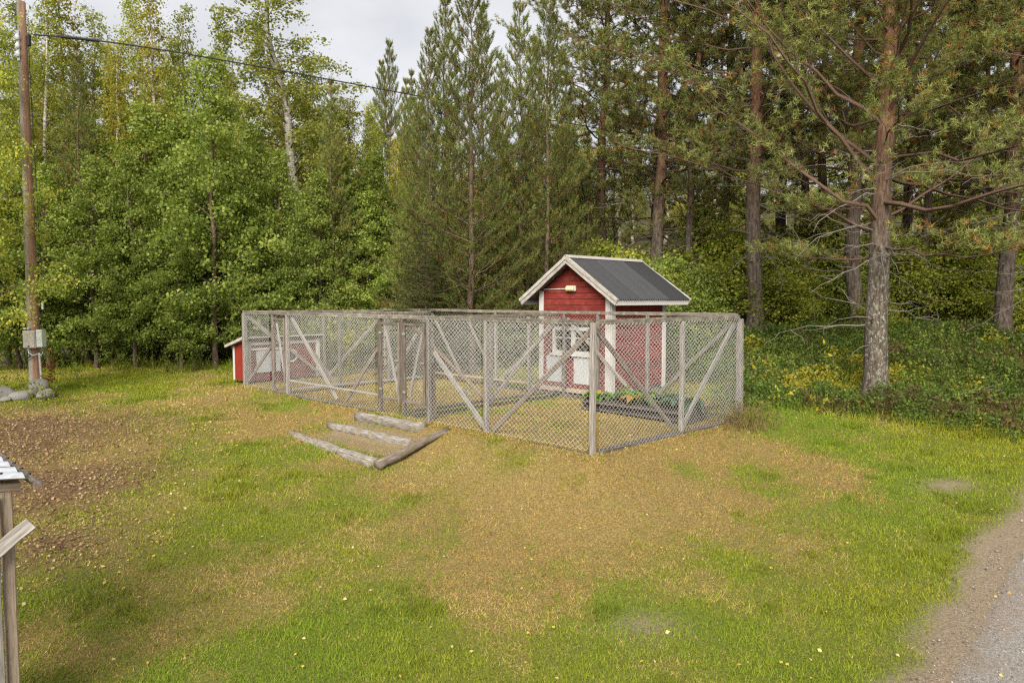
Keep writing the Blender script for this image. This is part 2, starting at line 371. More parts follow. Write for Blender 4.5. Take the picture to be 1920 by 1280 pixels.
# the gravel drive at the lower right
pv = []; us = np.linspace(-9, 40, 150); ws = np.linspace(0, 4.2, 22)
for u in us:
    bx, by = 3.33 + .690 * u, 5.76 + .723 * u
    for w_ in ws: pv.append((bx + .723 * w_, by - .690 * w_))
pv = np.array(pv); off = path_edge(pv[:, 0], pv[:, 1]) - np.tile(ws, len(us)); pv[:, 0] -= .723 * off * (1 - np.tile(ws, len(us)) / 4.2); pv[:, 1] += .690 * off * (1 - np.tile(ws, len(us)) / 4.2)
edge = np.tile(np.where(np.arange(22) == 0, -.03, .018), len(us))
PV = np.column_stack([pv, ground_z(pv[:, 0], pv[:, 1]) + edge]); ii = (np.arange(len(us) - 1)[:, None] * 22 + np.arange(21)[None, :]).ravel()
pme = bulk_mesh('gravel_drive', PV, np.stack([ii, ii + 1, ii + 23, ii + 22], 1), smooth=True); attr(pme, 'edge', np.tile(ws, len(us)))
m, t, b = mat_new('worn_asphalt_gravel'); tcg = t.nodes.new('ShaderNodeTexCoord').outputs['Object']
nf = noise(t, tcg, 45, 8, .85); nm = noise(t, tcg, 2.2, 4, .6)
c = ramp(t, nf, [(.36, (.1, .09, .08)), (.5, (.26, .24, .22)), (.62, (.5, .47, .44))]); c = mixc(t, ramp(t, nm, [(.4, (0, 0, 0)), (.75, (.6, .6, .6))]), c, (.24, .2, .16))
ea = t.nodes.new('ShaderNodeAttribute'); ea.attribute_name = 'edge'; em = t.nodes.new('ShaderNodeMath'); em.operation = 'MULTIPLY_ADD'; t.links.new(noise(t, tcg, 5, 6, .7), em.inputs[0]); em.inputs[1].default_value = 1.1; t.links.new(ea.outputs['Fac'], em.inputs[2])
c = mixc(t, ramp(t, em.outputs[0], [(.62, (1, 1, 1)), (.98, (0, 0, 0))]), c, ramp(t, nf, [(.3, (.15, .11, .075)), (.5, (.25, .195, .14)), (.7, (.37, .3, .225))]))
t.links.new(c, b.inputs['Base Color']); b.inputs['Roughness'].default_value = .95; bump(t, b, nf, 1, .02)
tag(link('gravel_drive', pme, m), None, None, kind='structure')

# ------------------------------------------------------------------ trees
def leaf_quads(P, size, tint, aspect=.8, up=.35, rng=RNG):
    """one folded diamond leaf at every point"""
    n = len(P); N = unit(rng.normal(size=(n, 3)) + np.array([0, -.2, up])); A = unit(np.cross(N, rng.normal(size=(n, 3)))); B = np.cross(N, A)
    s = (size * rng.uniform(.5, 1.5, n))[:, None]
    V = np.stack([P - A * s * .5, P + B * s * .5 * aspect + N * s * .12, P + A * s * .5, P - B * s * .5 * aspect + N * s * .12], 1).reshape(-1, 3)
    F = np.arange(4 * n).reshape(n, 4); return V, F, np.repeat(tint, 4, axis=0)
def curve_path(p0, az, el0, el1, ln, n, wob, rng):
    el = np.linspace(el0, el1, n) + rng.normal(0, wob, n); a = az + np.cumsum(rng.normal(0, wob, n))
    d = np.stack([np.cos(el) * np.cos(a), np.cos(el) * np.sin(a), np.sin(el)], 1) * ln / (n - 1); d[0] = 0
    return np.asarray(p0) + np.cumsum(d, 0)
def along(P, tt):
    f = tt * (len(P) - 1); i = np.minimum(f.astype(int), len(P) - 2); return P[i] + (f - i)[:, None] * (P[i + 1] - P[i])
def broadleaf(seed, h, base, rad, nleaf, leaf, palette, droop=.2, profile=1.0, trunk_r=.011, up0=.75, spread=.13):
    rng = np.random.default_rng(seed); n = 14
    T = np.zeros((n, 3)); T[:, 2] = np.linspace(-.3, h, n); T[1:, :2] = np.cumsum(rng.normal(0, .012 * h, (n - 1, 2)), 0) * .55
    Rt = np.maximum(trunk_r * h * (1 - np.linspace(0, 1, n)) ** .8, .006); Rt[0] *= 1.35; Rt[1] *= 1.05
    trunk = [(T, Rt)]; br = []; pts = []; w = []
    nb = int(26 + 4.2 * h); az = rng.uniform(0, 6.28)
    for k in range(nb):
        f = (k + rng.uniform(0, 1)) / nb; z = base + (h * .985 - base) * f; az += 2.4 + rng.normal(0, .35)
        pr = (math.sin(math.pi * min(1, (.16 + .84 * (1 - f)) ** profile * .98)) if profile > 1 else (1 - f) ** .75 * (.55 + .45 * min(1, f * 5 + .3)))
        ln = max(.3, rad * pr * rng.uniform(.7, 1.25))
        p0 = along(T, np.array([(z + .3) / (h + .3)]))[0]
        B = curve_path(p0, az, up0 + .25 * f, up0 - droop * 3.2 + .4 * f, ln, 6, .12, rng)
        br.append((B, np.linspace(max(.006, .012 * ln), .003, 6)))
        for q in range(int(3 + ln * 3.4)):
            tt = rng.uniform(.25, 1); s0 = along(B, np.array([tt]))[0]; l2 = ln * rng.uniform(.16, .36) * (1.2 - .6 * tt) + .12
            Sg = curve_path(s0, az + rng.choice([-1, 1]) * rng.uniform(.4, 1.3), .35 - droop, .1 - droop * 4, l2, 4, .2, rng)
            br.append((Sg, np.linspace(.006, .002, 4))); pts.append(Sg); w.append(l2 + .1)
    w = np.array(w); cnt = np.maximum(1, (w / w.sum() * nleaf)).astype(int)
    P = []; cl = []
    for Sg, c_ in zip(pts, cnt):
        P.append(along(Sg, rng.uniform(.1, 1, c_)) + rng.normal(0, spread, (c_, 3)) * np.array([1, 1, .7])); cl.append(np.full(c_, rng.uniform(-1, 1)))
    P = np.concatenate(P); cl = np.concatenate(cl)
    pal = np.array(palette); u = np.clip(.42 + .2 * cl + rng.normal(0, .2, len(P)), 0, .999) * (len(pal) - 1); i = u.astype(int)
    col = pal[i] + (u - i)[:, None] * (pal[np.minimum(i + 1, len(pal) - 1)] - pal[i])
    V, F, c_ = leaf_quads(P, leaf, col, rng=rng)
    return trunk, br, (V, F, c_)
def needle_tufts(P, D, n, ln, wd, tint, rng, fan=.75):
    m_ = len(P); ax = np.repeat(unit(D), n, 0); base = np.repeat(P, n, 0)
    side = unit(np.cross(ax, rng.normal(size=(m_ * n, 3)))); d = unit(ax * rng.uniform(.15, 1.0, (m_ * n, 1)) + side * fan)
    base = base + ax * rng.uniform(-.6, .6, (m_ * n, 1)) * ln; l_ = ln * rng.uniform(.7, 1.2, (m_ * n, 1))
    wv = unit(np.cross(d, rng.normal(size=(m_ * n, 3)))) * wd * .5
    V = np.stack([base - wv, base + wv, base + d * l_], 1).reshape(-1, 3); F = np.arange(3 * m_ * n).reshape(-1, 3)
    return V, F, np.repeat(np.repeat(tint, n, 0), 3, 0)
GREEN_PINE = [(.1, .12, .036), (.165, .19, .055), (.235, .26, .082), (.32, .33, .12)]
BROWN_N = np.array([(.27, .155, .045), (.34, .22, .07), (.22, .13, .05)])
def pal_pick(pal, u):
    pal = np.array(pal); u = np.clip(u, 0, .999) * (len(pal) - 1); i = u.astype(int); return pal[i] + (u - i)[:, None] * (pal[np.minimum(i + 1, len(pal) - 1)] - pal[i])
def old_pine(seed, h, base, rad, nlimb, sway=.05, elo=-.22, ehi=.4, lmin=.5, tn=12, ln=.12, wd=.017, dead=14, trunk_r=.23, brown=.2, top=None, sub=8, tert=5):
    rng = np.random.default_rng(seed); n = 16; top = top or h
    T = np.zeros((n, 3)); T[:, 2] = np.linspace(-.4, h, n); T[2:, :2] = np.cumsum(rng.normal(0, sway, (n - 2, 2)), 0)
    Rt = trunk_r * (1 - .88 * np.linspace(0, 1, n) ** 1.1); Rt[0] *= 1.5; Rt[1] *= 1.04
    trunk = [(T, Rt)]; limbs = []; deadb = []; P = []; D = []; az = rng.uniform(0, 6.28)
    def tp(z): return along(T, np.array([(z + .4) / (h + .4)]))[0]
    for k in range(nlimb):
        f = (k + rng.uniform(.2, .8)) / nlimb; z = base + (h - .3 - base) * f ** .9; az += 2.4 + rng.normal(0, .4)
        ln_ = rad * (1.0 - .72 * f ** 1.6) * rng.uniform(lmin, 1.15)
        e0 = rng.uniform(elo, ehi) + .4 * f
        B = curve_path(tp(z), az, e0, e0 + rng.uniform(-.3, .55), ln_, 9, .15, rng)
        r0 = max(.012, .0105 * ln_ * (1 - .3 * f)); limbs.append((B, np.linspace(r0, .007, 9)))
        for q in range(sub):
            tt = .14 + .86 * (q + rng.uniform(0, 1)) / sub; s0 = along(B, np.array([tt]))[0]; l2 = ln_ * rng.uniform(.18, .36) * (1.25 - .7 * tt) + .1
            a2 = az + rng.choice([-1, 1]) * rng.uniform(.35, 1.1); Sg = curve_path(s0, a2, e0 + .1, e0 + rng.uniform(.1, .8), l2, 5, .16, rng)
            limbs.append((Sg, np.linspace(.008, .003, 5)))
            for q2 in range(tert):
                t2 = .35 + .65 * (q2 + rng.uniform(0, 1)) / tert; s1 = along(Sg, np.array([t2]))[0]
                l3 = rng.uniform(.14, .34); Q = curve_path(s1, a2 + rng.normal(0, .8), .2, rng.uniform(.3, 1.2), l3, 3, .15, rng)
                if q2 % 2 == 0: limbs.append((Q, np.linspace(.005, .002, 3)))
                d3 = Q[-1] - Q[0]
                P += [Q[-1], Q[1] + rng.normal(0, .02, 3), Q[-1] + rng.normal(0, .05, 3)]; D += [d3, d3, d3 + rng.normal(0, .1, 3)]
    for k in range(dead):
        z = rng.uniform(base * .4, base + 2.5); a = rng.uniform(0, 6.28); l_ = rng.uniform(.5, 2.2); e = rng.uniform(-.2, .35)
        B = curve_path(tp(z), a, e, e - rng.uniform(-.2, .6), l_, 7, .16, rng); deadb.append((B, np.linspace(.016, .003, 7)))
        for q in range(5):
            s0 = along(B, np.array([rng.uniform(.3, 1)]))[0]; deadb.append((curve_path(s0, a + rng.normal(0, .9), e, e + rng.normal(0, .5), l_ * rng.uniform(.15, .45), 4, .25, rng), np.linspace(.006, .002, 4)))
    P = np.array(P); D = np.array(D); inner = np.clip(1 - np.hypot(P[:, 0], P[:, 1]) / (rad * .9), 0, 1)
    col = pal_pick(GREEN_PINE, rng.normal(.5, .22, len(P))); isb = rng.uniform(size=len(P)) < brown * (.4 + 1.3 * inner) * (vnoise(P[:, 0] + P[:, 2], P[:, 1] - P[:, 2], .8, seed) * 1.6)
    col[isb] = BROWN_N[rng.integers(0, 3, isb.sum())]
    return trunk, limbs, needle_tufts(P, D, tn, ln, wd, col, rng), deadb
def young_pine(seed, h, base, rad, step=.58, tn=15, ln=.105, wd=.0155, trunk_r=.01, brown=.12, tilt=.75, palette=((.085, .11, .028), (.14, .17, .042), (.2, .23, .062), (.28, .3, .09)), spruce=False):
    rng = np.random.default_rng(seed); n = 12
    T = np.zeros((n, 3)); T[:, 2] = np.linspace(-.3, h, n); T[1:-1, :2] = rng.normal(0, .03, (n - 2, 2))
    Rt = np.maximum(trunk_r * h * (1 - np.linspace(0, 1, n)), .012); trunk = [(T, Rt)]; limbs = []; P = []; D = []; z = base
    while z < h - .1:
        f = (z - base) / (h - base); nb = int(rng.integers(5, 8)) if not spruce else 9; a0 = rng.uniform(0, 6.28)
        for k in range(nb):
            az = a0 + k * 6.283 / nb + rng.normal(0, .2); l_ = (rad * (1 - f) ** .85 + .12) * rng.uniform(.65, 1.12)
            if spruce: e0, e1 = .05 + .5 * f, -.15 + .6 * f
            else: e0, e1 = tilt * (.45 + .6 * f), tilt * (.7 + .75 * f)
            B = curve_path((0, 0, z), az, e0, e1, l_, 6, .07, rng); limbs.append((B, np.linspace(.004 + .008 * l_, .004, 6)))
            P.append(B[-1]); D.append(B[-1] - B[-2]); ns = int(2 + l_ * (5.5 if not spruce else 8))
            for q in range(ns):
                tt = .25 + .75 * (q + rng.uniform(0, 1)) / ns; s0 = along(B, np.array([tt]))[0]; l2 = (l_ * .32 * (1.25 - tt) + .13) * rng.uniform(.7, 1.2)
                Q = curve_path(s0, az + (-1) ** q * rng.uniform(.4, 1.0), (e0 + e1) / 2, e1 + (.25 if not spruce else -.25), l2, 4, .1, rng); limbs.append((Q, np.linspace(.006, .003, 4)))
                for tq in ((.35, .65, 1.0) if l2 > .25 else (.6, 1.0)): P.append(along(Q, np.array([tq]))[0]); D.append(Q[-1] - Q[-2])
        z += step * rng.uniform(.8, 1.2) * (1 - .25 * f)
    for k in range(8): P.append(np.array([0, 0, h - .07 * k])); D.append(np.array([0, 0, 1.]))
    P = np.array(P); D = unit(np.array(D)); inner = np.clip(1 - np.hypot(P[:, 0], P[:, 1]) / (rad * np.clip(1 - (P[:, 2] - base) / (h - base), .1, 1) + .1), 0, 1)
    col = pal_pick(palette, rng.normal(.5, .2, len(P))); isb = rng.uniform(size=len(P)) < brown * (.3 + 1.6 * inner); col[isb] = BROWN_N[rng.integers(0, 3, isb.sum())]
    return trunk, limbs, needle_tufts(P, D, tn, ln, wd, col, rng, .55), []
PROTO = {}
def proto(key, data, bark_m, leaf_m, sides=8, bsides=4):
    tr, br, (V, F, c_) = data[:3]
    tv, tf = tubes(tr, sides + 4); bv, bf = tubes(br, 3)
    d = dict(trunk=bulk_mesh(key + '_trunk', tv, tf, smooth=True), branches=bulk_mesh(key + '_branches', bv, bf, smooth=True), crown=bulk_mesh(key + '_crown', V, F, c_))
    d['trunk'].materials.append(M[bark_m]); d['branches'].materials.append(M['brown_bark'] if bark_m in ('birch_bark', 'brown_bark') else M['limb_bark']); d['crown'].materials.append(M[leaf_m])
    if len(data) > 3 and data[3]:
        dv, df = tubes(data[3], 4); d['dead_branches'] = bulk_mesh(key + '_dead', dv, df, smooth=True); d['dead_branches'].materials.append(M['dead_twig'])
    PROTO[key] = d
BIRCH = [(.15, .19, .034), (.22, .265, .046), (.3, .335, .062), (.39, .39, .08), (.48, .4, .085)]
BIRCH_Y = [(.2, .22, .036), (.28, .295, .05), (.37, .35, .064), (.46, .38, .075), (.54, .36, .08)]
SAPL = [(.11, .165, .032), (.17, .235, .046), (.24, .305, .064), (.32, .375, .09), (.42, .43, .13)]
proto('birch_a', broadleaf(1, 13, 2.2, 2.1, 25000, .07, BIRCH, .2), 'birch_bark', 'leaf')
proto('birch_b', broadleaf(2, 13, 1.6, 2.5, 25000, .07, BIRCH, .24), 'birch_bark', 'leaf')
proto('birch_c', broadleaf(3, 12, 1.2, 2.2, 25000, .07, BIRCH_Y, .18), 'birch_bark', 'leaf')
proto('birch_tall', broadleaf(4, 16.5, 5.0, 2.6, 26000, .075, BIRCH, .33, spread=.11), 'birch_bark', 'leaf')
proto('sapling_a', broadleaf(5, 6.5, .5, 1.9, 19000, .068, SAPL, .2, spread=.11), 'brown_bark', 'leaf')
proto('sapling_b', broadleaf(6, 5.5, .25, 1.7, 17000, .068, SAPL, .17, spread=.11), 'brown_bark', 'leaf')
proto('bush_a', broadleaf(7, 2.4, .05, 1.5, 7000, .065, [(.14, .18, .03), (.21, .26, .042), (.29, .33, .055), (.38, .38, .065), (.46, .36, .065)], .12, up0=.9), 'brown_bark', 'leaf')
proto('bush_b', broadleaf(8, 1.9, .05, 1.4, 6000, .06, SAPL, .12, up0=.85), 'brown_bark', 'leaf')
proto('pine_main', old_pine(11, 13, 2.6, 4.8, 80, sway=.018, elo=-.25, ehi=.6, lmin=.35, tn=16, ln=.095, wd=.0125, dead=26, trunk_r=.215, brown=.17, sub=11, tert=6), 'lichen_bark', 'needle', 14, 5)
proto('pine_a', old_pine(12, 14, 3.4, 4.2, 58, tn=16, ln=.1, wd=.0165, dead=30, trunk_r=.2, brown=.2, sub=9, tert=5), 'pine_bark', 'needle', 10)
proto('pine_b', old_pine(13, 15, 3.8, 4.0, 56, tn=16, ln=.1, wd=.0165, dead=26, trunk_r=.19, brown=.17, sub=9, tert=5), 'pine_bark', 'needle', 10)
proto('pine_low', old_pine(14, 12, 1.8, 3.8, 60, tn=16, ln=.1, wd=.0165, dead=20, trunk_r=.14, brown=.2, sub=9, tert=5), 'pine_bark', 'needle', 10)
proto('young_pine_a', young_pine(21, 12, 1.4, 2.6), 'brown_bark', 'needle')
proto('young_pine_b', young_pine(22, 11, .8, 2.2, .5), 'brown_bark', 'needle')
proto('spruce', young_pine(23, 7, .3, 2.0, .33, 14, .06, .016, palette=[(.022, .036, .012), (.045, .065, .02), (.075, .095, .03), (.12, .13, .04)], spruce=True, brown=.05), 'brown_bark', 'needle')

def plant_tree(key, name, label, cat, x, y, h=None, s=None, rz=None, wide=1.0, group=None, lean=0, dz=0):
    d = PROTO[key]; hh = max(v.co.z for v in d['trunk'].vertices[-20:])
    s = s or h / hh
    o = thing(name, label, cat, (x, y, gz(x, y) + dz), rz if rz is not None else random.uniform(0, 6.28), group)
    o.scale = (s * wide, s * wide, s); o.rotation_euler[0] = lean
    for k, me in d.items():
        c_ = bpy.data.objects.new(k, me); COL.objects.link(c_); c_.parent = o
    return o
def top_h(px_y, depth, x): return CAM_H + (561 - px_y) / FPX * depth - gz(x, depth)

# --- single trees that the photograph lets you name
def T(key, name, label, cat, px, dep, top=None, h=None, wide=1.0, rz=None, group=None):
    x = at(px, dep); return plant_tree(key, name, label, cat, x, dep, h=h or top_h(top, dep, x), wide=wide, rz=rz, group=group)
T('pine_main', 'scots_pine', 'big pine with lichen-speckled grey lower trunk at the edge of the grass', 'pine tree', 1645, 15.3, h=15, rz=.6)
T('pine_a', 'scots_pine', 'thick dark pine trunk beside the far corner of the dog run', 'pine tree', 1416, 20.5, h=17, rz=2.0)
T('pine_b', 'scots_pine', 'dark straight pine trunk close behind the lichen-speckled pine', 'pine tree', 1608, 20.5, h=17.5, rz=4.2)
T('pine_a', 'scots_pine', 'pine with a grey trunk standing in low shrubs near the right edge', 'pine tree', 1880, 20, h=16, rz=5.3)
T('pine_b', 'scots_pine', 'tall pine with a reddish trunk right behind the red shed roof', 'pine tree', 1217, 24, h=18, rz=.4)
T('birch_tall', 'silver_birch', 'tallest birch with a white trunk, its airy crown against the sky', 'birch tree', 575, 27.5, h=17.2, rz=1.0, wide=1.3)
T('birch_b', 'silver_birch', 'birch whose leaves hang in front of the top of the utility pole', 'birch tree', -75, 15.0, h=11.5, wide=.9)
T('sapling_a', 'leafy_sapling', 'broad bright green young tree with a thin brown trunk left of the kennel', 'young tree', 402, 21.8, h=9.2, wide=.92)
T('young_pine_b', 'young_pine', 'bluish young pine among the birches near the utility pole', 'young pine', 160, 22.3, top=100)
T('young_pine_a', 'young_pine', 'broad young pine with upright shoots, largest against the gap of sky', 'young pine', 885, 20.5, top=-40, wide=1.05)
T('young_pine_b', 'young_pine', 'young pine with a thin red trunk just left of the shed roof', 'young pine', 1027, 22, top=-20, wide=.85)
T('young_pine_a', 'young_pine', 'young pine crowded against the left side of the broad one', 'young pine', 838, 22.0, top=20, wide=1.1)
T('young_pine_b', 'young_pine', 'slim young pine between the broad pine and the red-trunked one', 'young pine', 975, 22.5, top=10, wide=.9)
T('young_pine_b', 'young_pine', 'young pine in front of the tall white-trunked birch', 'young pine', 626, 23.5, top=165, wide=.9)
T('young_pine_a', 'young_pine', 'small pine top poking into the sky above the dog run', 'young pine', 735, 33, top=95, wide=.8)
T('spruce', 'young_spruce', 'low bushy spruce behind the far fence of the dog run', 'spruce', 800, 19.6, top=420, wide=1.1)
ORD = 'first second third fourth fifth sixth seventh eighth ninth tenth eleventh twelfth thirteenth fourteenth fifteenth sixteenth seventeenth eighteenth nineteenth twentieth twenty-first twenty-second twenty-third twenty-fourth twenty-fifth twenty-sixth'.split()
def ordinal(v, vals): return ORD[sorted(vals).index(v)]
# --- the leafy stand at the left
GB = 'birches in the stand behind the lawn'; LB = 'birch in the dense leafy stand between utility pole and dog run'
BL = [(18, 22.5, -10), (75, 24.5, -30), (128, 25.5, -25), (178, 27, 30), (228, 25.5, 95), (262, 27.5, 5), (303, 26, 0), (345, 25.5, 80), (385, 26, 25), (428, 28, 70), (478, 26.5, 190),
                                  (520, 30, 110), (612, 31, 120), (660, 28, 190), (705, 29, 200), (748, 27, 260), (45, 29, 10), (100, 33, 60), (210, 34, 90), (330, 33, 120), (450, 34, 150), (560, 36, 160), (640, 36, 190), (700, 37, 215), (770, 34, 240), (815, 27, 250), (870, 29, 200), (935, 26, 270), (985, 30, 230), (1045, 28, 250), (1095, 30, 240)]
for k, (px, dep, tp_) in enumerate(BL):
    LB = ('birch, %s from the utility pole in the front of the leafy stand' if dep < 29.5 else 'birch farther back in the leafy stand, %s from its left end') % ordinal(px, [q[0] for q in BL if (q[1] < 29.5) == (dep < 29.5)])
    T(('birch_a', 'birch_b', 'birch_c')[(k * 7 + k // 3) % 3], 'birch', LB, 'birch tree', px + random.uniform(-6, 6), dep, top=tp_, wide=random.uniform(.85, 1.1), group=GB)
GS = 'leafy saplings along the forest edge'; LS = 'leafy green sapling at the foot of the stand behind the lawn'
SL = [(-35, 20.5, 6), (30, 21.5, 5.5), (85, 21.5, 6), (130, 22.3, 5), (175, 21.5, 6.2), (215, 22.4, 5.5), (255, 21.6, 6.4), (300, 22.6, 6), (335, 21.4, 5), (375, 23, 7), (440, 23, 6.5), (480, 22.2, 5.5), (520, 23.4, 6.8), (555, 22.4, 4.8), (600, 23, 6), (645, 24, 6.4), (690, 24, 5.6), (720, 25, 7), (760, 25, 6), (150, 24.5, 8), (270, 24.8, 8.5), (350, 24.5, 8), (470, 25, 8)]
for k, (px, dep, h) in enumerate(SL):
    LS = 'leafy green sapling, %s from the left along the foot of the stand' % ordinal(px, [q[0] for q in SL])
    T(('sapling_a', 'sapling_b')[k % 2], 'leafy_sapling', LS, 'young tree', px, dep, h=h, wide=random.uniform(.9, 1.2), group=GS)
# --- pines of the middle and right
GP = 'pines deeper in the wood on the right'; LP = 'pine standing deeper in the wood beyond the shed and the lichened pine'
PL = [('pine_low', 1300, 24, 14), ('pine_b', 1345, 28, 17), ('pine_low', 1505, 25, 14), ('pine_b', 1550, 27, 17), ('pine_low', 1735, 23, 14), ('pine_b', 1790, 27, 17), ('pine_low', 1838, 26, 14), ('pine_low', 1980, 22, 14), ('pine_a', 1130, 27, 16), ('pine_a', 1465, 28, 16), ('pine_a', 1690, 27, 16), ('pine_b', 1930, 28, 16), ('pine_low', 1235, 28, 15), ('pine_b', 1965, 17.5, 14)]
for k, (key, px, dep, h) in enumerate(PL):
    LP = 'pine standing deeper in the wood, %s from its left side behind the shed' % ordinal(px, [q[1] for q in PL])
    T(key, 'scots_pine', LP, 'pine tree', px, dep, h=h, wide=random.uniform(.85, 1.05), group=GP)
GY_ = 'young pines behind the middle of the dog run'; LY = 'young pine filling the wood behind the middle of the dog run'
YL = [(808, 21.5, 75), (765, 26, 165), (905, 25, 30), (1000, 26, 90), (940, 29, 120), (1060, 27, 150), (790, 24.5, 190), (775, 34, 150), (720, 38, 130), (1100, 26, 260), (1150, 28, 210)]
for k, (px, dep, tp_) in enumerate(YL):
    LY = 'young pine, %s from the left in the thicket behind the dog run' % ordinal(px, [q[0] for q in YL])
    T(('young_pine_a', 'young_pine_b')[k % 2], 'young_pine', LY, 'young pine', px, dep, top=tp_, wide=random.uniform(.75, 1.0), group=GY_)
GBB = 'broadleaf trees deep in the wood'; LBB = 'pale green broadleaf tree deep in the wood beyond the pines'
for k in range(26):
    px = 780 + 46 * k + random.uniform(-15, 15); dep = random.uniform(46, 60)
    T(('birch_a', 'birch_c', 'birch_b')[k % 3], 'birch', LBB, 'birch tree', px, dep, h=random.uniform(8, 11.5), wide=1.15, group=GBB)
GFL = 'birches deep behind the leafy stand'; LFL = 'birch deep behind the leafy stand at the far side of the lawn'
for k in range(16):
    px = -60 + 55 * k + random.uniform(-15, 15); dep = random.uniform(40, 50)
    T(('birch_a', 'birch_c', 'birch_b')[k % 3], 'birch', LFL, 'birch tree', px, dep, h=random.uniform(9, 12), wide=1.15, group=GFL)
GTB = 'tall yellow-green bushes among the pines'; TB = [1265, 1310, 1360, 1450, 1480, 1530, 1570, 1690, 1730, 1775, 1810, 1850, 1925, 1960, 1120, 1180]
for k, px in enumerate(TB):
    T('bush_a', 'tall_bush', 'tall yellow-green bush among the pine trunks, %s from the left' % ordinal(px, TB), 'bush', px, 21.8 + (k * 37 % 50) / 12, h=1.9 + (k * 53 % 30) / 14, wide=1.15, group=GTB)
# --- bushes under the pines
GU = 'bushes under the pines on the bank'; LU = 'yellow-green bush growing under the pines on the bank'
for k in range(46):
    px = random.uniform(1290, 1990); dep = random.uniform(20, 32); x = at(px, dep)
    plant_tree(('bush_a', 'bush_b')[k % 3 == 0], 'forest_bush', LU, 'bush', x, dep, s=random.uniform(.6, 1.1), wide=random.uniform(1, 1.5), group=GU, dz=-.05)
GU2 = 'shrubs behind the dog run'; LU2 = 'green shrub low in the shade behind the fences of the dog run'
for k in range(24):
    px = 560 + 30 * k + random.uniform(-12, 12); dep = random.uniform(21.8, 25) if px < 1000 else random.uniform(20.5, 26); x = at(px, dep)
    plant_tree(('bush_b', 'bush_a')[k % 3 == 0], 'forest_shrub', LU2, 'shrub', x, dep, s=random.uniform(.8, 1.3), wide=random.uniform(.9, 1.3), group=GU2, dz=-.05)

# ------------------------------------------------------------------ the dog run: six fences, three gates
RZ = -math.pi / 4
TOP = 1.79
def chain_link(name, s0, s1, z0, z1, plane, c, parent, w=.088, h=.074, r=.0024):
    """woven wire zigzags between s0 and s1; plane 'x': runs along x at y = c, 'y': runs along y at x = c"""
    paths = []; nw = int((s1 - s0) / (w / 2)); nz = int((z1 - z0) / (h / 2)); zz = z0 + np.arange(nz + 1) * (z1 - z0) / nz; sed = random.randrange(999)
    for j in range(nw):
        ph = (np.arange(nz + 1) + j) % 2; ss = s0 + (j + ph) * (s1 - s0) / nw
        bow = (vnoise(ss, zz, .9, sed, 2) - .5) * .035; ss = ss + (vnoise(ss, zz, .5, sed + 5, 1) - .5) * .012; oo = c + bow + np.where(ph == 0, -.002, .002)
        P = np.column_stack([ss, oo, zz]) if plane == 'x' else np.column_stack([oo, ss, zz])
        paths.append((P, np.full(len(P), r)))
    V, F = tubes(paths, 3); return link(name, bulk_mesh(name, V, F), M['wire'], parent)
def fpt(plane, c, s, z): return (s, c, z) if plane == 'x' else (c, s, z)
def fence(name, label):
    return thing(name, label, 'fence', (CX, CY, 0), RZ)
def post(par, plane, c, s, mat='grey_wood', z0=-.1, z1=TOP - .03, w=.062): return beam('post', fpt(plane, c, s, z0), fpt(plane, c, s, z1), w, w, M[mat], par)
def brace(par, plane, c, sa, za, sb, zb, mat='grey_wood', w=.075): return beam('brace', fpt(plane, c, sa, za), fpt(plane, c, sb, zb), .03 if plane == 'y' else w, w if plane == 'y' else .03, M[mat], par)
def rail(par, plane, c, sa, sb, z, mat='mossy_rail', w=.06, h=.07, nm='top_rail'): 
    n = max(1, round(abs(sb - sa) / 3.6))
    for k in range(n):
        a_, b_ = sa + (sb - sa) * k / n, sa + (sb - sa) * (k + 1) / n
        beam(nm, fpt(plane, c, a_ + .004, z + random.uniform(-.008, .008)), fpt(plane, c, b_ - .004, z + random.uniform(-.008, .008)), h if plane == 'x' else w, w if plane == 'x' else h, M[mat], par, warp=.006, roll=math.pi / 2 if plane == 'x' else 0)
def gate(par, x0, x1, up, mat='brown_wood'):
    g = link('gate', None, parent=par)
    zb, zt = .24, TOP - .1; w = .055; y = -.012
    beam('stile', (x0 + w / 2 + .012, y, zb), (x0 + w / 2 + .012, y, zt), w, .04, M[mat], g); beam('stile', (x1 - w / 2 - .012, y, zb), (x1 - w / 2 - .012, y, zt), w, .04, M[mat], g)
    beam('gate_rail', (x0 + w + .014, y, zb + .03), (x1 - w - .014, y, zb + .03), .04, .06, M[mat], g); beam('gate_rail', (x0 + w + .014, y, zt - .03), (x1 - w - .014, y, zt - .03), .04, .06, M[mat], g)
    a_, b_ = (x0 + .12, x1 - .12) if up else (x1 - .12, x0 + .12)
    beam('brace', (a_, y + .045, zt - .12), (b_, y + .045, zb + .12), .06, .025, M['pale_wood'], g)
    chain_link('wire_mesh', x0 + .05, x1 - .05, zb + .04, zt - .03, 'x', y + .005, g)
    for z in (zb + .2, zt - .2): MB().box(x0 + .005, x0 + .09, y - .032, y - .024, z - .02, z + .02).build('hinge', M['steel'], g)
    MB().box(x1 - .1, x1 - .01, y - .036, y - .024, .98, 1.01).build('latch', M['steel'], g)
    return g
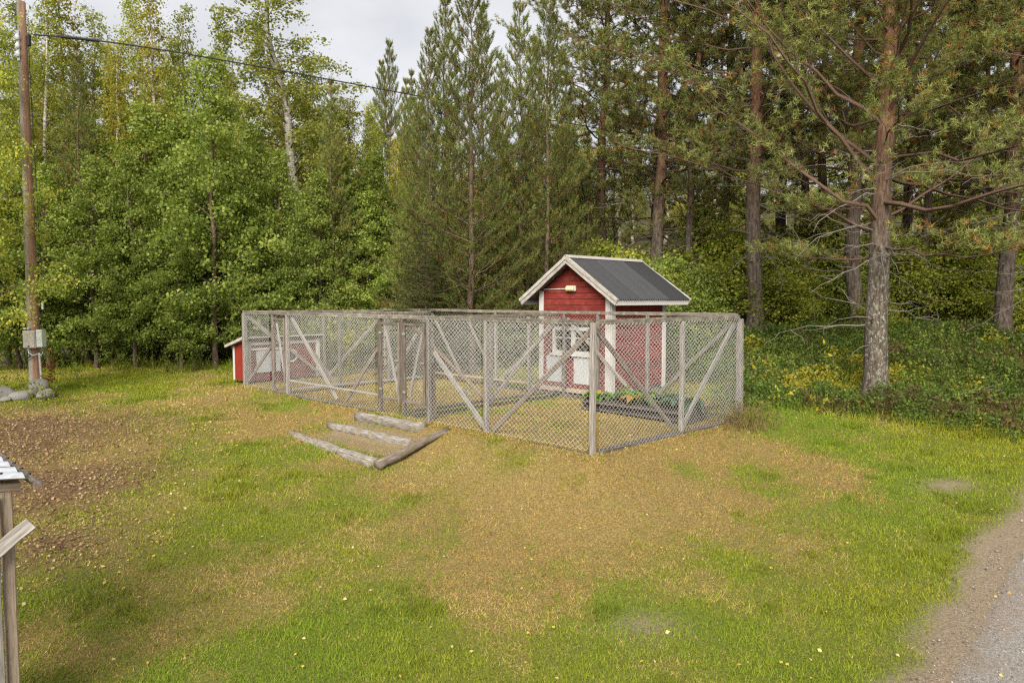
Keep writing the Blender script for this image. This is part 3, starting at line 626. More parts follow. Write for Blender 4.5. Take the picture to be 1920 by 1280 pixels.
# front
f = fence('front_fence', 'long chain-link fence with three gates, facing the lawn and log steps')
for s, mt, w in ((FL + .05, 'grey_wood', .1), (-9.38, 'brown_wood', .075), (-8.71, 'grey_wood', .075), (-5.15, 'brown_wood', .07), (-4.42, 'brown_wood', .08), (-3.68, 'grey_wood', .07), (-2.21, 'grey_wood', .07)): post(f, 'x', .02, s, mt, w=w)
beam('post', (-.01, -.02, -.14), (-.01, -.02, TOP + .0), .075, .075, M['grey_wood'], f)
rail(f, 'x', .02, FL, -.07, TOP, h=.06, w=.075)
for a_, b_ in ((FL + .12, -9.43), (-8.65, -5.21), (-3.62, -2.26), (-2.17, -.08)): chain_link('wire_mesh', a_, b_, .0, TOP - .01, 'x', -.055, f)
for a_, b_ in ((-9.42, -8.66), (-5.19, -4.46), (-4.38, -3.64)): chain_link('wire_mesh', a_, b_, -.02, .25, 'x', -.05, f)
brace(f, 'x', .065, FL + .12, TOP - .08, -9.42, 1.2); brace(f, 'x', .068, -9.44, 1.12, FL + .12, .12, 'brown_wood')
brace(f, 'x', .07, -8.62, TOP - .06, -6.75, .06, 'pale_wood', .085); brace(f, 'x', .07, -6.42, .06, -5.24, 1.22, 'brown_wood')
brace(f, 'x', .07, -3.6, 1.2, -2.28, .02, 'pale_wood', .085); brace(f, 'x', .07, -2.1, .02, -.1, TOP - .1, 'brown_wood')
rail(f, 'x', .03, -8.64, -5.22, .3, 'pale_wood', .03, .06, 'lower_rail')
rail(f, 'x', -.01, FL, -5.3, -.03, 'dark_wood', .09, .1, 'sill_beam'); rail(f, 'x', -.01, -3.4, .12, -.09, 'dark_wood', .1, .1, 'sill_beam')
gate(f, -9.34, -8.76, True); gate(f, -5.1, -4.47, True); gate(f, -4.37, -3.73, False)
# side facing the drive
f = fence('side_fence', 'short chain-link fence between the near corner post and the weeds')
for s, w in ((2.24, .07), (FD, .1)): post(f, 'y', 0, s, 'grey_wood', w=w)
rail(f, 'y', 0, .07, FD - .06, TOP, h=.06, w=.07)
chain_link('wire_mesh', .06, 2.2, -.06, TOP - .02, 'y', .058, f); chain_link('wire_mesh', 2.2, FD + .04, -.06, TOP - .02, 'y', .058, f)
brace(f, 'y', -.06, .1, TOP - .1, 2.12, .04, 'brown_wood'); brace(f, 'y', -.06, 2.36, .04, FD - .1, TOP - .1, 'pale_wood', .085)
rail(f, 'y', .0, .15, FD, -.06, 'dark_wood', .12, .12, 'sill_beam')
# back
f = fence('back_fence', 'chain-link back fence with a lichened top rail, in front of the shed')
for s in (FL + .05, -8.71, -6.29, -5.2, -4.13, -3.2, -1.96): post(f, 'x', FD + .0, s, 'grey_wood', w=.07, z1=TOP + (.0 if s > -8 else -.03))
rail(f, 'x', FD, FL, -.06, TOP + .03, h=.08, w=.07)
for a_, b_ in ((FL + .08, -8.75), (-8.67, -6.29), (-6.29, -4.13), (-4.13, -1.96), (-1.96, -.06)): chain_link('wire_mesh', a_, b_, .02, TOP, 'x', FD + .05, f)
for a_, za, b_, zb in ((-8.6, TOP - .1, -7.4, .1), (-6.2, .1, -7.3, TOP - .1), (-6.2, .1, -4.2, TOP - .1), (-4.0, TOP - .1, -2.1, .1), (-1.85, .1, -.12, TOP - .1)): brace(f, 'x', FD - .055, a_, za, b_, zb, 'grey_wood')
rail(f, 'x', FD - .03, -8.6, -5.2, .2, 'fresh_wood', .03, .2, 'kick_board'); rail(f, 'x', FD, FL, -.1, -.02, 'dark_wood', .1, .1, 'sill_beam')
# end by the kennel
f = fence('end_fence', 'chain-link end fence beside the low red kennel')
post(f, 'y', FL + .05, 2.2, w=.07)
rail(f, 'y', FL + .05, .08, FD - .06, TOP, h=.07, w=.07); chain_link('wire_mesh', .08, FD, .02, TOP - .02, 'y', FL + .0, f)
brace(f, 'y', FL + .1, .12, TOP - .1, 2.1, .1); brace(f, 'y', FL + .1, 2.3, .1, FD - .1, TOP - .1)
# two partitions
for x0, lb, ps in ((-8.71, 'partition fence across the dog run, nearer the low red kennel', (1.35, 2.75)), (-4.25, 'partition fence across the dog run, reaching back to the red shed', (2.05,))):
    f = fence('partition_fence', lb)
    for s in ps: post(f, 'y', x0, s, 'grey_wood', w=.07)
    rail(f, 'y', x0, .08, FD - .06, TOP - .02, h=.06, w=.06)
    chain_link('wire_mesh', .08, FD - .04, .05, TOP - .04, 'y', x0 + .05, f)
    mid = ps[0]
    brace(f, 'y', x0 - .055, mid - .08, .1, .12, TOP - .14, 'pale_wood' if x0 < -6 else 'fresh_wood'); brace(f, 'y', x0 - .055, ps[-1] + .08, .1, FD - .15, TOP - .14, 'grey_wood')
    rail(f, 'y', x0, .1, FD - .1, .1, 'pale_wood' if x0 < -6 else 'brown_wood', .04, .12, 'kick_board')
    rail(f, 'y', x0, .1, FD - .1, -.02, 'dark_wood', .07, .09, 'sill_beam')
# the dark sleeper sticking out under the corner
wx, wy = loc2w(-.06, -.16); MB().box(-.11, .11, -.12, .1, -.13, .04).build('sleeper_end', M['dark_wood'], None, .012, loc=(wx, wy, -.16), rz=RZ)
tag(bpy.data.objects['sleeper_end'], 'dark sleeper end jutting out under the near corner post', 'timber')

# ------------------------------------------------------------------ the red shed
hx, hy = loc2w(-4.10, FD + .285)
H = thing('red_shed', 'small red shed with white corner boards and dark corrugated roof', 'shed', (hx, hy, 0), RZ)
HW, HD, RIDGE, EAVE, OVER = 1.01, 2.05, 3.03, 2.10, 1.36
def roof_z(x): return RIDGE - abs(x) / OVER * (RIDGE - EAVE)
frontw = link('front_wall', None, parent=H); sidew = link('side_wall', None, parent=H); rearw = link('rear_wall', None, parent=H); leftw = link('far_wall', None, parent=H)
def half(z): return min(HW - .03, (RIDGE - .1 - z) / (RIDGE - EAVE) * OVER)
z = .17
while z < RIDGE - .14:
    z1 = min(z + .128, RIDGE - .11); g = .006; y0 = random.uniform(-.004, .002)
    def plank(poly): MB().prism(poly, y0, .03).build('plank', M['red_paint'], frontw)
    if z1 > .9 and z < 1.48:
        plank([(-half(z), z), (-.56, z), (-.56, z1 - g), (-half(z1), z1 - g)]); plank([(.59, z), (half(z), z), (half(z1), z1 - g), (.59, z1 - g)])
    else: plank([(-half(z), z), (half(z), z), (half(z1), z1 - g), (-half(z1), z1 - g)])
    z += .13
z = .17
while z < 2.11:
    y0 = random.uniform(-.003, .004); MB().box(HW - .03, HW + y0, .03, HD - .03, z, z + .124).build('plank', M['red_paint'], sidew); z += .13
for zz in np.arange(.17, 2.2, .26):
    MB().box(-HW, -HW + .03, .03, HD - .03, zz, zz + .25).build('plank', M['red_paint'], leftw); MB().box(-HW + .03, HW - .03, HD - .03, HD, zz, zz + .25).build('plank', M['red_paint'], rearw)
MB().prism([(-HW + .03, 2.26), (HW - .03, 2.26), (0, RIDGE - .14)], HD - .03, HD).build('gable_board', M['red_paint'], rearw)
MB().box(-HW + .03, HW - .03, .032, HD - .032, .1, .16).build('floor_deck', M['inside'], H)
MB().box(-HW + .035, HW - .035, HD - .06, HD - .034, .165, 2.2).build('inner_lining', M['inside'], H)
for sx, y_ in ((-1, -.026), (1, -.026)):
    beam('corner_board', (sx * (HW - .055), y_ + .008, .1), (sx * (HW - .055), y_ + .008, 2.30), .13, .028, M['white_paint'], H)
beam('corner_board', (HW + .019, .065, .1), (HW + .019, .065, 2.24), .026, .14, M['white_paint'], H)
beam('corner_board', (HW + .019, HD - .065, .1), (HW + .019, HD - .065, 2.24), .026, .13, M['white_paint'], H)
# window
wf = link('window', None, parent=H)
def fr(nm, x0, x1, z0, z1, y0=-.045, y1=.03, mt='white_paint'): return MB().box(x0, x1, y0, y1, z0, z1).build(nm, M[mt], wf, .004)
fr('frame', -.60, -.52, .9, 1.5); fr('frame', .52, .60, .9, 1.5); fr('frame', -.518, .518, 1.42, 1.5); fr('frame', -.518, .518, .9, .97)
fr('sill', -.66, .66, .855, .898, -.085, .02)
fr('mullion', -.06, .06, .972, 1.418, -.03, .025); fr('muntin', -.518, -.062, 1.24, 1.27, -.02, .02); fr('muntin', .062, .518, 1.24, 1.27, -.02, .02)
for x0, x1 in ((-.516, -.064), (.064, .516)):
    for z0, z1 in ((.973, 1.238), (1.272, 1.417)): MB().box(x0, x1, 0, .004, z0, z1).build('pane', M['glass'], wf)
# pale hatches below the window, step board, lamp, cable
for x0, x1 in ((-.79, -.33), (.02, .59)):
    h_ = MB().box(x0, x1, -.03, -.008, .25, .84).build('hatch', M['grey_panel'], H, .004)
    MB().box(x0 + .02, x0 + .05, -.045, -.031, .5, .56).build('hinge', M['steel'], h_)
MB().box(-1.05, .8, -.25, -.01, .075, .15).build('step_board', M['fresh_wood'], H, .006)
for x_ in (-.85, .55): MB().box(x_ - .12, x_ + .12, .05, .35, -.2, .1).build('footing', M['stone'], H, .03)
for x_ in (-.85, .85): MB().box(x_ - .12, x_ + .12, 1.6, 1.9, -.2, .1).build('footing', M['stone'], H, .03)
MB().box(.72, .95, -.02, .3, -.2, .1).build('footing', M['stone'], H, .03)
lp = MB().box(-.19, .09, -.075, -.012, 2.28, 2.41).build('wall_lamp', M['lamp_body'], H, .02); MB().box(-.165, .065, -.125, -.076, 2.295, 2.395).build('lamp_cover', M['lamp_glass'], lp, .022)
tube_obj('lamp_cable', [([(-.89, -.014, 2.335), (-.6, -.014, 2.338), (-.19, -.016, 2.345)], [.008] * 3)], M['white_plastic'], H)
# roof
rf = link('roof', None, parent=H)
Y0, Y1 = -.27, HD + .45
for sx in (-1, 1):
    for k in range(3):
        a_, b_ = Y0 + (Y1 - Y0) * k / 3, Y0 + (Y1 - Y0) * (k + 1) / 3; n = 44
        yy = np.linspace(a_, b_ + (.05 if k < 2 else 0), n); cor = .017 * np.sin(2 * math.pi * (yy - Y0) / .085) + .004 * (k == 1)
        us = np.linspace(.0, OVER + .03, 5); V = np.array([(sx * u, y, RIDGE - u / OVER * (RIDGE - EAVE) + .022 + c_) for u in us for y, c_ in zip(yy, cor)])
        ii = (np.arange(4)[:, None] * n + np.arange(n - 1)[None, :]).ravel()
        link('roof_sheet', bulk_mesh('roof_sheet', V, np.stack([ii, ii + 1, ii + n + 1, ii + n], 1), smooth=True), M['roof_dark' if k == 2 else 'roof_metal'], rf)
    MB().prism([(sx * .01, RIDGE - .03), (sx * (OVER - .03), EAVE + .0), (sx * (OVER - .03), EAVE - .03), (sx * .01, RIDGE - .06)], Y0 + .03, Y1 - .03).build('roof_deck', M['brown_wood'], rf)
    for yb in (Y0 - .002, Y1 + .002):
        sgn = -1 if yb < 0 else 1
        beam('bargeboard', (0, yb, RIDGE - .055), (sx * (OVER + .01), yb, EAVE - .055), .15, .026, M['peeling_paint'], rf)
        beam('verge_board', (0, yb + sgn * .024, RIDGE - .01), (sx * (OVER + .03), yb + sgn * .024, EAVE - .012), .07, .022, M['peeling_paint'], rf)
    MB().box(sx * (OVER - .02) - .014, sx * (OVER - .02) + .014, Y0 + .02, Y1 - .02, EAVE - .115, EAVE - .005).build('fascia', M['white_paint'], rf)
MB().prism([(-.1, RIDGE - .02), (0, RIDGE + .048), (.1, RIDGE - .02), (0, RIDGE + .03)], Y0 - .03, Y1 + .02).build('ridge_cap', M['peeling_paint'], rf)

# ------------------------------------------------------------------ the low kennel outside the end fence
kx, ky = loc2w(FL - .1, .12)
K = thing('dog_kennel', 'low red kennel with white trim and sloping roof at the end of the run', 'kennel', (kx, ky, gz(kx, ky) + .02), RZ)
KD, KL = .74, 2.0
def kz(x): return 1.08 + x * .24                              # underside of the roof, falling towards the back (negative x)
for k in range(6):                                            # upright boards of the end facing the lawn
    x0 = -KD + .09 + k * (KD - .17) / 6; x1 = x0 + (KD - .17) / 6 - .006
    MB().prism([(x0, .05), (x1, .05), (x1, kz(x1)), (x0, kz(x0))], -.004 * (k % 2), .025).build('plank', M['red_paint_v'], K)
MB().box(-KD, -KD + .085, -.014, .03, .03, kz(-KD)).build('corner_board', M['white_paint'], K, .004); MB().box(-.078, .014, -.014, .03, .03, kz(0) - .02).build('corner_board', M['white_paint'], K, .004)
for k in range(8): MB().box(-.03, random.uniform(-.003, .003), .032, KL - .03, .05 + k * .125, .05 + k * .125 + .12).build('plank', M['red_paint'], K)
MB().box(-KD, -KD + .025, .03, KL, .05, .86).build('rear_board', M['red_paint'], K); MB().box(-KD + .03, 0, KL - .028, KL, .05, .86).build('end_board', M['red_paint'], K)
MB().box(.006, .03, KL - .1, KL + .01, .03, 1.04).build('corner_board', M['white_paint'], K, .004); MB().box(.006, .03, .032, .11, .03, 1.04).build('corner_board', M['white_paint'], K, .004)
MB().box(.008, .035, .115, KL - .105, .93, 1.0).build('trim_board', M['white_paint'], K, .004)
MB().box(.008, .05, .25, .88, .24, .78).build('hatch', M['grey_panel'], K, .008); MB().box(.008, .04, .12, .95, .80, .86).build('shelf_board', M['white_paint'], K, .004)
an = np.linspace(0, 2 * math.pi, 25); tube_obj('entrance_ring', [(np.column_stack([np.full(25, .02), 1.2 + .15 * np.cos(an), .62 + .15 * np.sin(an)]), np.full(25, .022))], M['white_plastic'], K, 6)
bmv = [(.009, 1.2, .62)] + [(.009, 1.2 + .14 * math.cos(a_), .62 + .14 * math.sin(a_)) for a_ in an[:-1]]
me = bpy.data.meshes.new('entrance_hole'); me.from_pydata(bmv, [], [(0, k + 1, (k + 1) % 24 + 1) for k in range(24)]); link('entrance_hole', me, M['rubber'], K)
V = np.array([(x, y, kz(x) + .045) for x in (-KD - .17, .12) for y in (-.12, KL + .14)] + [(x, y, kz(x) + .005) for x in (-KD - .17, .12) for y in (-.12, KL + .14)])
kr = link('roof', bulk_mesh('kennel_roof', V, np.array([(0, 2, 3, 1), (4, 5, 7, 6), (0, 1, 5, 4), (2, 6, 7, 3), (0, 4, 6, 2), (1, 3, 7, 5)])), M['brown_wood'], K)
beam('verge_board', (-KD - .18, -.135, kz(-KD - .18) + .02), (.13, -.135, kz(.13) + .02), .07, .022, M['peeling_paint'], kr); beam('eaves_board', (.134, -.12, kz(.13) + .02), (.134, KL + .14, kz(.13) + .02), .022, .06, M['white_paint'], kr)

# ------------------------------------------------------------------ raised bed with leafy plants
bx, by = loc2w(-1.55, 3.45)
B = thing('raised_bed', 'dark timber raised bed holding leafy vegetables beside the red shed', 'planter', (bx, by, gz(bx, by) - .02), RZ)
for k in range(2):
    z0 = .0 + k * .13
    beam('side_board', (-1.15, -.42, z0 + .065), (1.15, -.42, z0 + .065), .035, .122, M['dark_wood'], B); beam('side_board', (-1.15, .42, z0 + .065), (1.15, .42, z0 + .065), .035, .122, M['dark_wood'], B)
    beam('end_board', (-1.135, -.4, z0 + .065), (-1.135, .4, z0 + .065), .122, .03, M['dark_wood'], B); beam('end_board', (1.135, -.4, z0 + .065), (1.135, .4, z0 + .065), .122, .03, M['dark_wood'], B)
MB().box(-1.115, 1.115, -.4, .4, .02, .22).build('soil', M['soil'], B)
def leafy(seed, n, ln, wd, cols, erect):
    rng = np.random.default_rng(seed); V = []; F = []; C_ = []
    for k in range(n):
        az = k * 2.4 + rng.normal(0, .3); l_ = ln * rng.uniform(.6, 1.15); e = erect * rng.uniform(.6, 1.2); P = curve_path((0, 0, .02), az, e, e - 1.5, l_, 7, .05, rng)
        side = np.array([-math.sin(az), math.cos(az), 0]); ww = wd * np.array([.05, .12, .6, 1, .95, .6, .1]) * rng.uniform(.8, 1.2); b0 = len(V) 
        for p, w_ in zip(P, ww): V += [p - side * w_ / 2 + np.array([0, 0, w_ * .25]), p + np.array([0, 0, rng.normal(0, .006)]), p + side * w_ / 2 + np.array([0, 0, w_ * .25])]
        for i in range(6): F += [(b0 + 3 * i, b0 + 3 * i + 1, b0 + 3 * i + 4, b0 + 3 * i + 3), (b0 + 3 * i + 1, b0 + 3 * i + 2, b0 + 3 * i + 5, b0 + 3 * i + 4)]
        C_ += [np.array(cols[rng.integers(0, len(cols))]) * rng.uniform(.8, 1.2)] * 21
    return bulk_mesh('leafy_plant', np.array(V), np.array(F), np.array(C_), smooth=True)
LG = [(.12, .26, .05), (.16, .3, .06), (.2, .26, .05)]; BGc = [(.12, .22, .14), (.16, .26, .17)]
for k, (x_, y_, n, ln, wd, cc, er, lb) in enumerate([(-.95, -.12, 14, .42, .17, LG + [(.4, .34, .06)], 1.0, 'light green vegetable with a yellowing leaf at the shed end of the bed'), (-.5, .1, 15, .45, .2, LG, 1.1, 'broad light green vegetable, second plant from the shed in the bed'),
        (-.02, -.1, 15, .5, .2, LG + [(.42, .27, .06)], 1.0, 'light green vegetable with an orange dying leaf in the middle of the bed'), (.4, .12, 13, .5, .2, BGc, 1.1, 'bluish green cabbage leaves past the middle of the bed'), (.85, -.05, 14, .52, .22, BGc, 1.0, 'bluish green cabbage at the end of the bed farthest from the shed')]):
    X_, Y_ = loc2w(-1.55 + x_, 3.45 + y_); tag(link('vegetable_plant', leafy(60 + k, n, ln, wd, cc, er), M['leaf'], None, loc=(X_, Y_, gz(bx, by) + .2)), lb, 'plant', 'vegetables in the raised bed')
# loose boards in the run
def free_beam(name, label, cat, a_, b_, w, d, mt): o = beam(name, a_, b_, w, d, M[mt]); tag(o, label, cat); return o
p0, p1 = loc2w(-3.95, .35), loc2w(-3.78, .16)
free_beam('leaning_plank', 'reddish brown plank leaning upright inside the double gate', 'plank', (*p0, -.02), (*p1, 1.0), .1, .025, 'brown_wood').data.materials[0] = M['brown_wood']
p0, p1 = loc2w(-6.6, 3.3), loc2w(-5.6, 2.7)
free_beam('pale_batten', 'thin pale batten lying in the grass inside the dog run', 'batten', (*p0, .02), (*p1, .02), .05, .03, 'pale_wood')

# ------------------------------------------------------------------ log steps below the gates
def log(label, a_, b_, r0, r1, mt, seed, za=None):
    rng = np.random.default_rng(seed); n = 12; A, B_ = np.array(a_), np.array(b_); ln = np.linalg.norm(B_ - A)
    P = np.zeros((n + 2, 3)); P[1:-1, 2] = np.linspace(0, ln, n); P[1:-1, :2] = np.cumsum(rng.normal(0, .008, (n, 2)), 0); P[0] = P[1] + [0, 0, .001]; P[-1] = P[-2] - [0, 0, .001]; P[0, 2] = .0005; P[-1, 2] = ln - .0005
    R = np.concatenate([[.001], np.linspace(r0, r1, n) * rng.uniform(.88, 1.08, n), [.001]])
    an = np.arange(12) / 12 * 2 * math.pi; V = np.array([[p[0] + r * math.cos(t) * (1 + .1 * math.sin(3 * t + seed) + .05 * math.sin(7 * t + 9 * p[2])), p[1] + r * math.sin(t), p[2]] for p, r in zip(P, R) for t in an])
    ii = (np.arange(n + 1)[:, None] * 12 + np.arange(12)[None, :]); i2 = (np.arange(n + 1)[:, None] * 12 + (np.arange(12)[None, :] + 1) % 12)
    me = bulk_mesh('log', V, np.stack([ii, i2, i2 + 12, ii + 12], -1).reshape(-1, 4), smooth=True)
    o = link('step_log', me, M[mt]); d = Vector(B_ - A).normalized(); q = d.to_track_quat('Z', 'Y'); o.matrix_world = Matrix.LocRotScale(Vector(A), q, None)
    return tag(o, label, 'log', 'logs of the steps below the gates')
def L3(x, y, z): X_, Y_ = loc2w(x, y); return (X_, Y_, z)
log('thick grey log laid along the foot of the gates, top of the steps', L3(-5.42, -.3, -.10), L3(-3.5, -.26, -.10), .1, .105, 'log_wood', 1)
log('pale silvery log in the middle of the steps', L3(-5.62, -.8, -.215), L3(-3.22, -.78, -.225), .07, .1, 'log_wood', 2)
log('mossy grey log forming the lowest front edge of the steps', L3(-5.62, -1.56, -.31), L3(-2.98, -1.58, -.395), .095, .1, 'log_wood', 3)
log('dark cracked log running downhill along one side of the steps', L3(-2.86, -1.64, -.40), L3(-2.95, -.2, -.09), .085, .06, 'dark_log', 4)

# ------------------------------------------------------------------ utility pole
px_, py_ = at(62, 16.4), 16.4; pz = gz(px_, py_)
U = thing('utility_pole', 'tall brown wooden utility pole with grey meter boxes, standing among stones', 'utility pole', (px_, py_, pz))
m, t, b = mat_new('pole_wood'); co_ = t.nodes.new('ShaderNodeTexCoord'); sp = t.nodes.new('ShaderNodeSeparateXYZ'); t.links.new(co_.outputs['Object'], sp.inputs[0])
g = noise(t, mapped(t, (22, 22, .9), False), 2.4, 6, .7); grey = ramp(t, g, [(.28, (.09, .078, .068)), (.5, (.26, .235, .21)), (.75, (.37, .345, .32))]); red = ramp(t, g, [(.28, (.12, .06, .036)), (.5, (.26, .145, .09)), (.75, (.36, .22, .15))])
mr = t.nodes.new('ShaderNodeMapRange'); mr.inputs['From Min'].default_value = .0; mr.inputs['From Max'].default_value = .04; t.links.new(sp.outputs['X'], mr.inputs['Value'])
t.links.new(mixc(t, mr.outputs[0], grey, red), b.inputs['Base Color']); b.inputs['Roughness'].default_value = .85; bump(t, b, g, .7, .01); M['pole_wood'] = m
tube_obj('pole_shaft', [(np.array([(0, 0, z) for z in (-.5, 0, 2, 4, 6, 7.5, 8.7, 8.71)]), np.array([.135, .122, .118, .11, .1, .094, .088, .002]))], M['pole_wood'], U, 16)
def ubox(nm, x0, x1, y0, y1, z0, z1, mt, bev=.01, par=U): return MB().box(x0, x1, y0, y1, z0, z1).build(nm, M[mt], par, bev)
mbx = ubox('meter_box', -.06, .22, -.29, -.125, 1.09, 1.48, 'box_grey'); ubox('door', -.045, .205, -.302, -.291, 1.105, 1.465, 'box_grey', .004, mbx); ubox('lock', .06, .1, -.312, -.303, 1.12, 1.15, 'rubber', .003, mbx)
ubox('side_box', .225, .36, -.27, -.11, 1.11, 1.5, 'box_side'); ubox('bracket', -.1, .02, -.2, -.14, 1.505, 1.54, 'tin', .004)
tube_obj('conduit', [([(.2, -.1, -.1), (.2, -.1, .5), (.19, -.12, .98)], [.028] * 3)], M['steel'], U, 8)
tube_obj('cable', [([(.0, -.2, 1.07), (.02, -.22, .98), (.1, -.2, .92), (.19, -.13, .96)], [.012] * 4), ([(.3, -.2, 1.1), (.32, -.2, .98), (.27, -.18, .92), (.2, -.13, .95)], [.012] * 4)], M['tin'], U, 6)
tube_obj('cable', [([(-.04, -.16, 1.0), (.04, -.2, .9), (-.1, -.17, .84), (-.21, -.05, .9), (-.24, .05, 1.1), (-.15, .12, 1.3)], [.018] * 6)], M['rubber'], U, 6)
tube_obj('downlead', [([(.17, -.06, 1.5), (.18, -.05, 1.7), (.24, -.02, 1.85), (.235, -.01, 2.6), (.16, 0, 6.0), (.13, 0, 7.9)], [.009] * 6)], M['rubber'], U, 5)
ubox('cable_clip', .215, .255, -.03, .01, 1.95, 2.1, 'tin', .004)
for k, zz in enumerate((7.48, 7.66, 7.84)):
    tube_obj('insulator', [([(-.02, -.14, zz), (-.02, -.14, zz + .03), (-.02, -.14, zz + .08), (-.02, -.14, zz + .13)], [.03, .05, .048, .02])], M['insulator'], U, 8)
ubox('fuse_bracket', -.05, .01, -.13, -.1, 7.4, 8.05, 'tin', .006)
tube_obj('hook', [([(.09, 0, 8.0), (.2, .05, 7.98), (.22, .06, 8.05)], [.012] * 3)], M['steel'], U, 6); ubox('splice', .12, .18, -.05, .03, 7.75, 8.0, 'rubber', .01)
# overhead cable
dirv = np.array([8.2, 5.6]); A0 = np.array([px_ + .2, py_ + .05]); tt = np.linspace(0, 2.9, 40)
zc = 8.02 + pz + .25 * (1 - np.exp(-tt * 6)) - .10 * np.sin(np.pi * np.clip(tt / 2.9, 0, 1)) - .03 * tt
ov = tube_obj('overhead_cable', [(np.column_stack([A0[0] + dirv[0] * tt, A0[1] + dirv[1] * tt, zc]), np.full(40, .017))], M['rubber'], None, 6)
tag(ov, 'black overhead cable sloping from the utility pole across the trees', 'cable')
tk = tube_obj('cable_clamp', [(np.column_stack([A0[0] + dirv[0] * s_, A0[1] + dirv[1] * s_, np.interp(s_, tt, zc)]), np.full(4, .034)) for s_ in [np.linspace(.055, .13, 4)]], M['rubber'], ov, 8)
# stones at its foot
def stone(label, x, y, r, seed, sq=(1, 1, .7), dz=0):
    import bmesh
    bm = bmesh.new(); bmesh.ops.create_icosphere(bm, subdivisions=3, radius=1); rng = np.random.default_rng(seed); dirs = unit(rng.normal(size=(9, 3))); cut = rng.uniform(.62, .95, 9)
    for v in bm.verts:
        p = np.array(v.co)
        for d, c_ in zip(dirs, cut):
            e = p @ d
            if e > c_: p = p - d * (e - c_) * .9
        v.co = Vector(p * r * np.array(sq))
    me = bpy.data.meshes.new('stone'); bm.to_mesh(me); bm.free()
    for p in me.polygons: p.use_smooth = True
    return tag(link('stone', me, M['stone'], None, loc=(x, y, gz(x, y) + r * sq[2] * .45 + dz), rz=seed), label, 'stone', 'stones round the pole foot')
stone('pale rounded stone leaning highest against the utility pole conduit', px_ + .30, py_ - .32, .24, 3, (1, .9, .9), .12); stone('flat grey stone in front of the utility pole', px_ + .08, py_ - .55, .24, 4, (1.2, .8, .6))
stone('grey stone beside the pale rounded one at the pole foot', px_ + .52, py_ - .42, .22, 5, (1.3, .9, .7)); stone('wide dark grey stone at the outer side of the utility pole', px_ - .4, py_ - .45, .27, 6, (1.2, .9, .75))
stone('small low stone half hidden in weeds under the utility pole', px_ - .12, py_ - .75, .17, 8, (1.2, .9, .5))

# ------------------------------------------------------------------ firewood shelter cut by the left edge
sx0, sy0 = -3.355, 4.86; sz = gz(sx0, sy0); av = np.array([-R2, R2]); bv_ = np.array([-R2, -R2])
Wd = thing('firewood_shelter', 'weathered wooden firewood shelter with a tin roof at the left edge', 'wood shelter', (sx0, sy0, sz))
def sp_(a_, b_, z): q = av * a_ + bv_ * b_; return (q[0], q[1], z)
RT = .86 - sz
for a_, b_ in ((.05, .06), (1.5, .06), (.05, 1.0), (1.5, 1.0)): beam('corner_post', sp_(a_, b_, -.2), sp_(a_, b_, RT - .05 + b_ * .12), .07, .07, M['fresh_wood'], Wd, roll=math.pi / 4)
beam('side_board', sp_(-.02, .155, 0), sp_(-.02, .155, RT - .06), .075, .03, M['grey_wood'], Wd, roll=math.pi / 4)
beam('plate_beam', sp_(.05, -.02, RT - .02), sp_(.05, 1.1, RT + .11), .06, .1, M['fresh_wood'], Wd); beam('plate_beam', sp_(1.5, -.02, RT - .02), sp_(1.5, 1.1, RT + .11), .06, .1, M['fresh_wood'], Wd)
beam('crooked_plank', sp_(-.06, -.06, RT - .27), sp_(-.08, .4, RT - .6), .09, .022, M['grey_wood'], Wd)
rs = link('roof', None, parent=Wd)
for k in range(4):
    a0, a1 = -.13 + k * .46, -.13 + (k + 1) * .46 + .02; n = 14; V = []
    for u in np.linspace(a0, a1, n):
        for w_ in np.linspace(-.05, 1.2, 4): V.append(sp_(u, w_, RT + .05 + w_ * .12 + .014 * math.cos((u - a0) / .46 * 4 * math.pi) + .003 * (k % 2)))
    ii = (np.arange(n - 1)[:, None] * 4 + np.arange(3)[None, :]).ravel(); link('roof_sheet', bulk_mesh('roof_sheet', np.array(V), np.stack([ii, ii + 1, ii + 5, ii + 4], 1), smooth=True), M['tin'], rs)
for k in range(8): q = sp_(-.06 + .23 * (k // 2), -.06 + .16 * (k % 2), RT + .065 + .03 * (k % 2)); MB().box(q[0] - .009, q[0] + .009, q[1] - .009, q[1] + .009, q[2], q[2] + .012).build('roofing_screw', M['rubber'], rs)
beam('roof_batten', sp_(-.12, -.1, RT + .0), sp_(1.6, -.1, RT + .0), .03, .05, M['brown_wood'], rs)
for r_ in range(13):
    for c_ in range(2):
        rr = random.uniform(.055, .075); q = sp_(.02, .235 + c_ * .13 + random.uniform(-.01, .01), 0); zz = sz + .1 + r_ * .122; e = av * .42
        n = random.choice((3, 4)); a0 = random.uniform(0, 6.28); an = [a0 + k * 2 * math.pi / n + random.uniform(-.25, .25) for k in range(n)]
        MBo = MB(); MBo.prism([(rr * math.cos(t_), rr * math.sin(t_)) for t_ in an], 0, .4); o = MBo.build('split_firewood', M['firewood'], None, .006, loc=(sx0 + q[0], sy0 + q[1], zz), rz=math.pi / 4)
        tag(o, 'split firewood piece stacked under the tin roof shelter', 'firewood', 'firewood stacked in the shelter')

